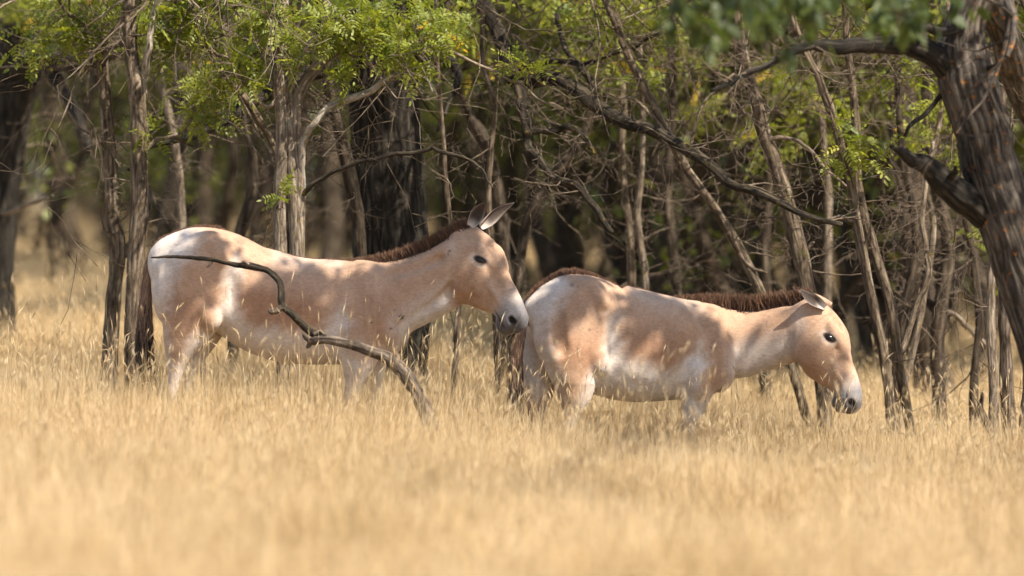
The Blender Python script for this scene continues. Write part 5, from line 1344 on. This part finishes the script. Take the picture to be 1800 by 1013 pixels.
def build_wood():
    rng = np.random.RandomState(77)
    far_col = bpy.data.collections
    protos = []
    for i, (H, r0, low, ln, lean) in enumerate([(7.5, .14, .46, 4200, .5), (6.5, .10, .42, 3600, .8), (8.5, .18, .48, 4600, .4), (6.0, .065, .42, 2600, .9), (8.0, .12, .55, 3600, .6), (4.0, .045, .32, 1600, .7)]):
        t = wood_tree(300 + i, H, r0, low, ln, lean)
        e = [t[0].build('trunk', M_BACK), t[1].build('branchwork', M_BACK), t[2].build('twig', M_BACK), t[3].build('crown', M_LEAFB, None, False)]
        e[1]['kind'] = 'stuff'; e[2]['kind'] = 'stuff'
        for o in e: COL.objects.unlink(o)
        protos.append((['tall', 'wavy', 'stout', 'slender', 'high-crowned', 'low bushy'][i], e))
    spots = []
    LM = [(5, 'heavy edge tree'), (190, 'left slim trunk'), (242, 'forked slim trunk'), (318, 'thin straight stem'), (430, 'long dark limb'), (510, 'pale many-stemmed tree'),
          (680, 'massive dark trunk'), (800, 'raised-head onager\'s throat'), (880, 'raised-head onager\'s ears'), (985, 'lowered-head onager\'s rump'), (1120, 'thin pale stem'), (1260, 'thin leaning stem'),
          (1380, 'rough leaning stem'), (1455, 'lowered-head onager\'s poll'), (1550, 'two crossing stems'), (1655, 'dark crooked trunk'), (1745, 'lichen-covered trunk')]
    used = set()
    def ok(px, d, gap):
        return all(abs(px - q[0]) > gap * 40 / d or abs(d - q[1]) > 9 for q in spots)
    for (y0, y1, n, gap) in ((9, 22, 16, 60), (22, 45, 38, 46), (45, 80, 66, 40), (80, 125, 66, 38)):
        tries = 0; k = 0
        while k < n and tries < 5000:
            tries += 1
            px = rng.uniform(-260, 2150); Y = rng.uniform(y0, y1); d = Y + CAM_D
            if y0 < 20 and px < 1280 and rng.rand() < 0.96: continue      # the clearing stays open on the left
            if y0 < 40 and px < 1150 and rng.rand() < 0.88: continue
            if y0 == 45 and px < 850 and rng.rand() < 0.5: continue
            if not ok(px, d, gap): continue
            spots.append((px, d)); k += 1
            kind = (rng.choice([1, 3, 4, 3]) if px < 900 else rng.choice([0, 1, 2, 3, 4, 3, 4])) if Y > 20 else rng.choice([1, 3, 4, 3])
            nm, e = protos[kind]
            x = (px - 900) * d / FPX
            lm = min(LM, key=lambda q: abs(q[0] - px))
            depth = 'just inside the wood' if Y < 22 else 'midway into the wood' if Y < 45 else 'deep in the wood' if Y < 80 else 'at the back of the wood'
            lab = '%s tree %s, %s of the %s' % (nm, depth, 'left' if px < lm[0] else 'right', lm[1])
            if lab in used:
                for w in ('another', 'third', 'fourth', 'fifth', 'sixth'):
                    l2 = w + ' ' + lab
                    if l2 not in used: lab = l2; break
            used.add(lab)
            root = empty('wood_tree', (x, Y, float(ground_h(x, Y))), lab, 'tree', 'trees of the wood behind')
            s = rng.uniform(0.85, 1.2)
            root.scale = (s, s, s * rng.uniform(0.9, 1.1)); root.rotation_euler = (rng.normal() * 0.08, rng.normal() * 0.08, rng.uniform(0, 6.28))
            for o in e:
                if o is None or (o.name.startswith('twig') and Y > 60): continue
                c = o.copy(); COL.objects.link(c); c.parent = root
    # bare stems standing in the open floor at left and centre
    k = 0; tries = 0
    while k < 34 and tries < 4000:
        tries += 1
        px = rng.uniform(-40, 1150); Y = rng.uniform(16, 75); d = Y + CAM_D
        if not ok(px, d, 40): continue
        spots.append((px, d)); k += 1
        kind = rng.choice([3, 1, 3, 5, 4]); nm, e = protos[kind]
        x = (px - 900) * d / FPX
        lm = min(LM, key=lambda q: abs(q[0] - px))
        lab = 'leafless %s stem %s, %s of the %s' % (nm, 'just inside the wood' if Y < 28 else 'midway into the wood' if Y < 48 else 'deep in the wood', 'left' if px < lm[0] else 'right', lm[1])
        for w in ('', 'another ', 'third ', 'fourth '):
            if w + lab not in used: lab = w + lab; break
        used.add(lab)
        root = empty('bare_tree', (x, Y, float(ground_h(x, Y))), lab, 'tree', 'leafless stems in the open wood floor')
        s = rng.uniform(0.9, 1.25)
        root.scale = (s, s, s); root.rotation_euler = (rng.normal() * 0.07, rng.normal() * 0.07, rng.uniform(0, 6.28))
        for o in (e[0], e[2]):
            c = o.copy(); COL.objects.link(c); c.parent = root
    # where the wood closes: a mass of leaves and stems too far off to count
    mb = MB()
    n = 26000
    x = rng.uniform(-34, 34, n); y = rng.uniform(132, 150, n); z = rng.uniform(0, 1, n) * 11 + 3.2
    broad_leaves(mb, rng, np.stack([x, y, z], 1), 0.42)
    sm = MB()
    for i in range(520):
        x = rng.uniform(-30, 30); y = rng.uniform(126, 152)
        q = np.array([[x, y, 0], [x + rng.normal() * .2, y, 2], [x + rng.normal() * .5, y, 4.5], [x + rng.normal() * .9, y, 8]])
        tube(sm, catmull(q, 3), np.linspace(rng.uniform(.06, .22), .04, 10), 5)
    n = 16000
    broad_leaves(sm, rng, np.stack([rng.uniform(-34, 34, n), rng.uniform(140, 152, n), rng.uniform(0, 3.6, n)], 1), 0.36)
    o = sm.build('thicket', M_BACK, None, False)
    tag(o, 'distant brown thicket of stems and brush under the trees', 'thicket'); o['kind'] = 'stuff'
    o = mb.build('wood', M_LEAFB, None, False)
    tag(o, 'distant mass of green leaves closing off the wood', 'wood'); o['kind'] = 'stuff'
build_wood()

# ------------------------------------------------------------------ dead branch in the foreground
def dead_branch():
    rng = np.random.RandomState(5)
    Y = -2.2
    sp = ground_spec([(772, 800, 13), (759, 752, 13), (743, 712, 13), (722, 672, 12.5), (702, 645, 12), (682, 628, 10.5), (650, 614, 9.5), (618, 603, 8.5), (588, 597, 7.5), (562, 598, 7), (545, 600, 7)], Y)
    b = P(sp[0][0], sp[0][1], Y); b[2] = float(ground_h(b[0], b[1]))
    root = empty('dead_branch', b, 'bare grey crooked branch rising from the grass before the raised-head onager', 'branch')
    mb = MB(b); a = stem(mb, sp, Y, rng, 24, .15, 12, 0.5, 1, 0.4); mb.build('bough', M_DEAD, root)
    mb = MB(b); c = stem(mb, [(575, 597, 6.5), (556, 588, 8), (540, 578, 7.5), (522, 560, 6.5), (505, 545, 6), (496, 535, 6.5), (493, 515, 6), (488, 497, 5.5), (478, 485, 5.5), (462, 474, 5), (447, 468, 6), (432, 466, 6), (418, 468, 4.5), (395, 463, 4.2), (372, 458, 3.8), (350, 455, 3.6), (330, 453, 3.2), (305, 451, 2.8), (285, 451, 2.2), (266, 453, 1.2)], Y + .5, rng, 16, .17, 10, 0.6, 2, 0.5)
    mb.build('branch', M_LIMB, root)
    for k, (t, w) in enumerate([([(497, 540, 5), (488, 545, 5), (478, 547, 4.5), (474, 544, 2.5)], 0), ([(548, 600, 6), (538, 594, 5), (533, 588, 3)], 0), ([(546, 602, 5), (541, 608, 4), (539, 612, 2)], 0),
                    ([(372, 460, 3), (367, 466, 2.5), (363, 470, 1.2)], 0), ([(437, 466, 4), (430, 461, 3.5), (424, 463, 2)], 0), ([(552, 588, 4), (560, 583, 3), (566, 586, 1.5)], 0), ([(700, 640, 7), (698, 628, 5), (692, 622, 2)], 0), ([(757, 755, 5), (740, 778, 4), (718, 772, 2.5)], 0)]):
        mb = MB(b); stem(mb, t, Y + .5, rng, 8, .08, 5, 0, k); mb.build('stub', M_DEAD, root)
dead_branch()

# ------------------------------------------------------------------ one dry weed standing above the grass
def dry_weed():
    rng = np.random.RandomState(6)
    Y = -4.5
    sp = ground_spec([(1482, 885, 2.2), (1480, 868, 2.2), (1476, 852, 2.4), (1471, 843, 2.4)], Y)
    b = P(sp[0][0], sp[0][1], Y); b[2] = float(ground_h(b[0], b[1]))
    root = empty('dry_weed', b, 'single brown dry weed with nodding seed head in right foreground grass', 'weed')
    mb = MB(b); stem(mb, sp, Y, rng, 6, 0, 5); mb.build('stalk', M_DEAD, root)
    mb = MB(b); stem(mb, [(1475, 852, 1.5), (1471, 845, 5), (1468, 840, 6), (1465, 843, 2)], Y, rng, 8, .2, 5); mb.build('seed_head', M_DEAD, root)
dry_weed()
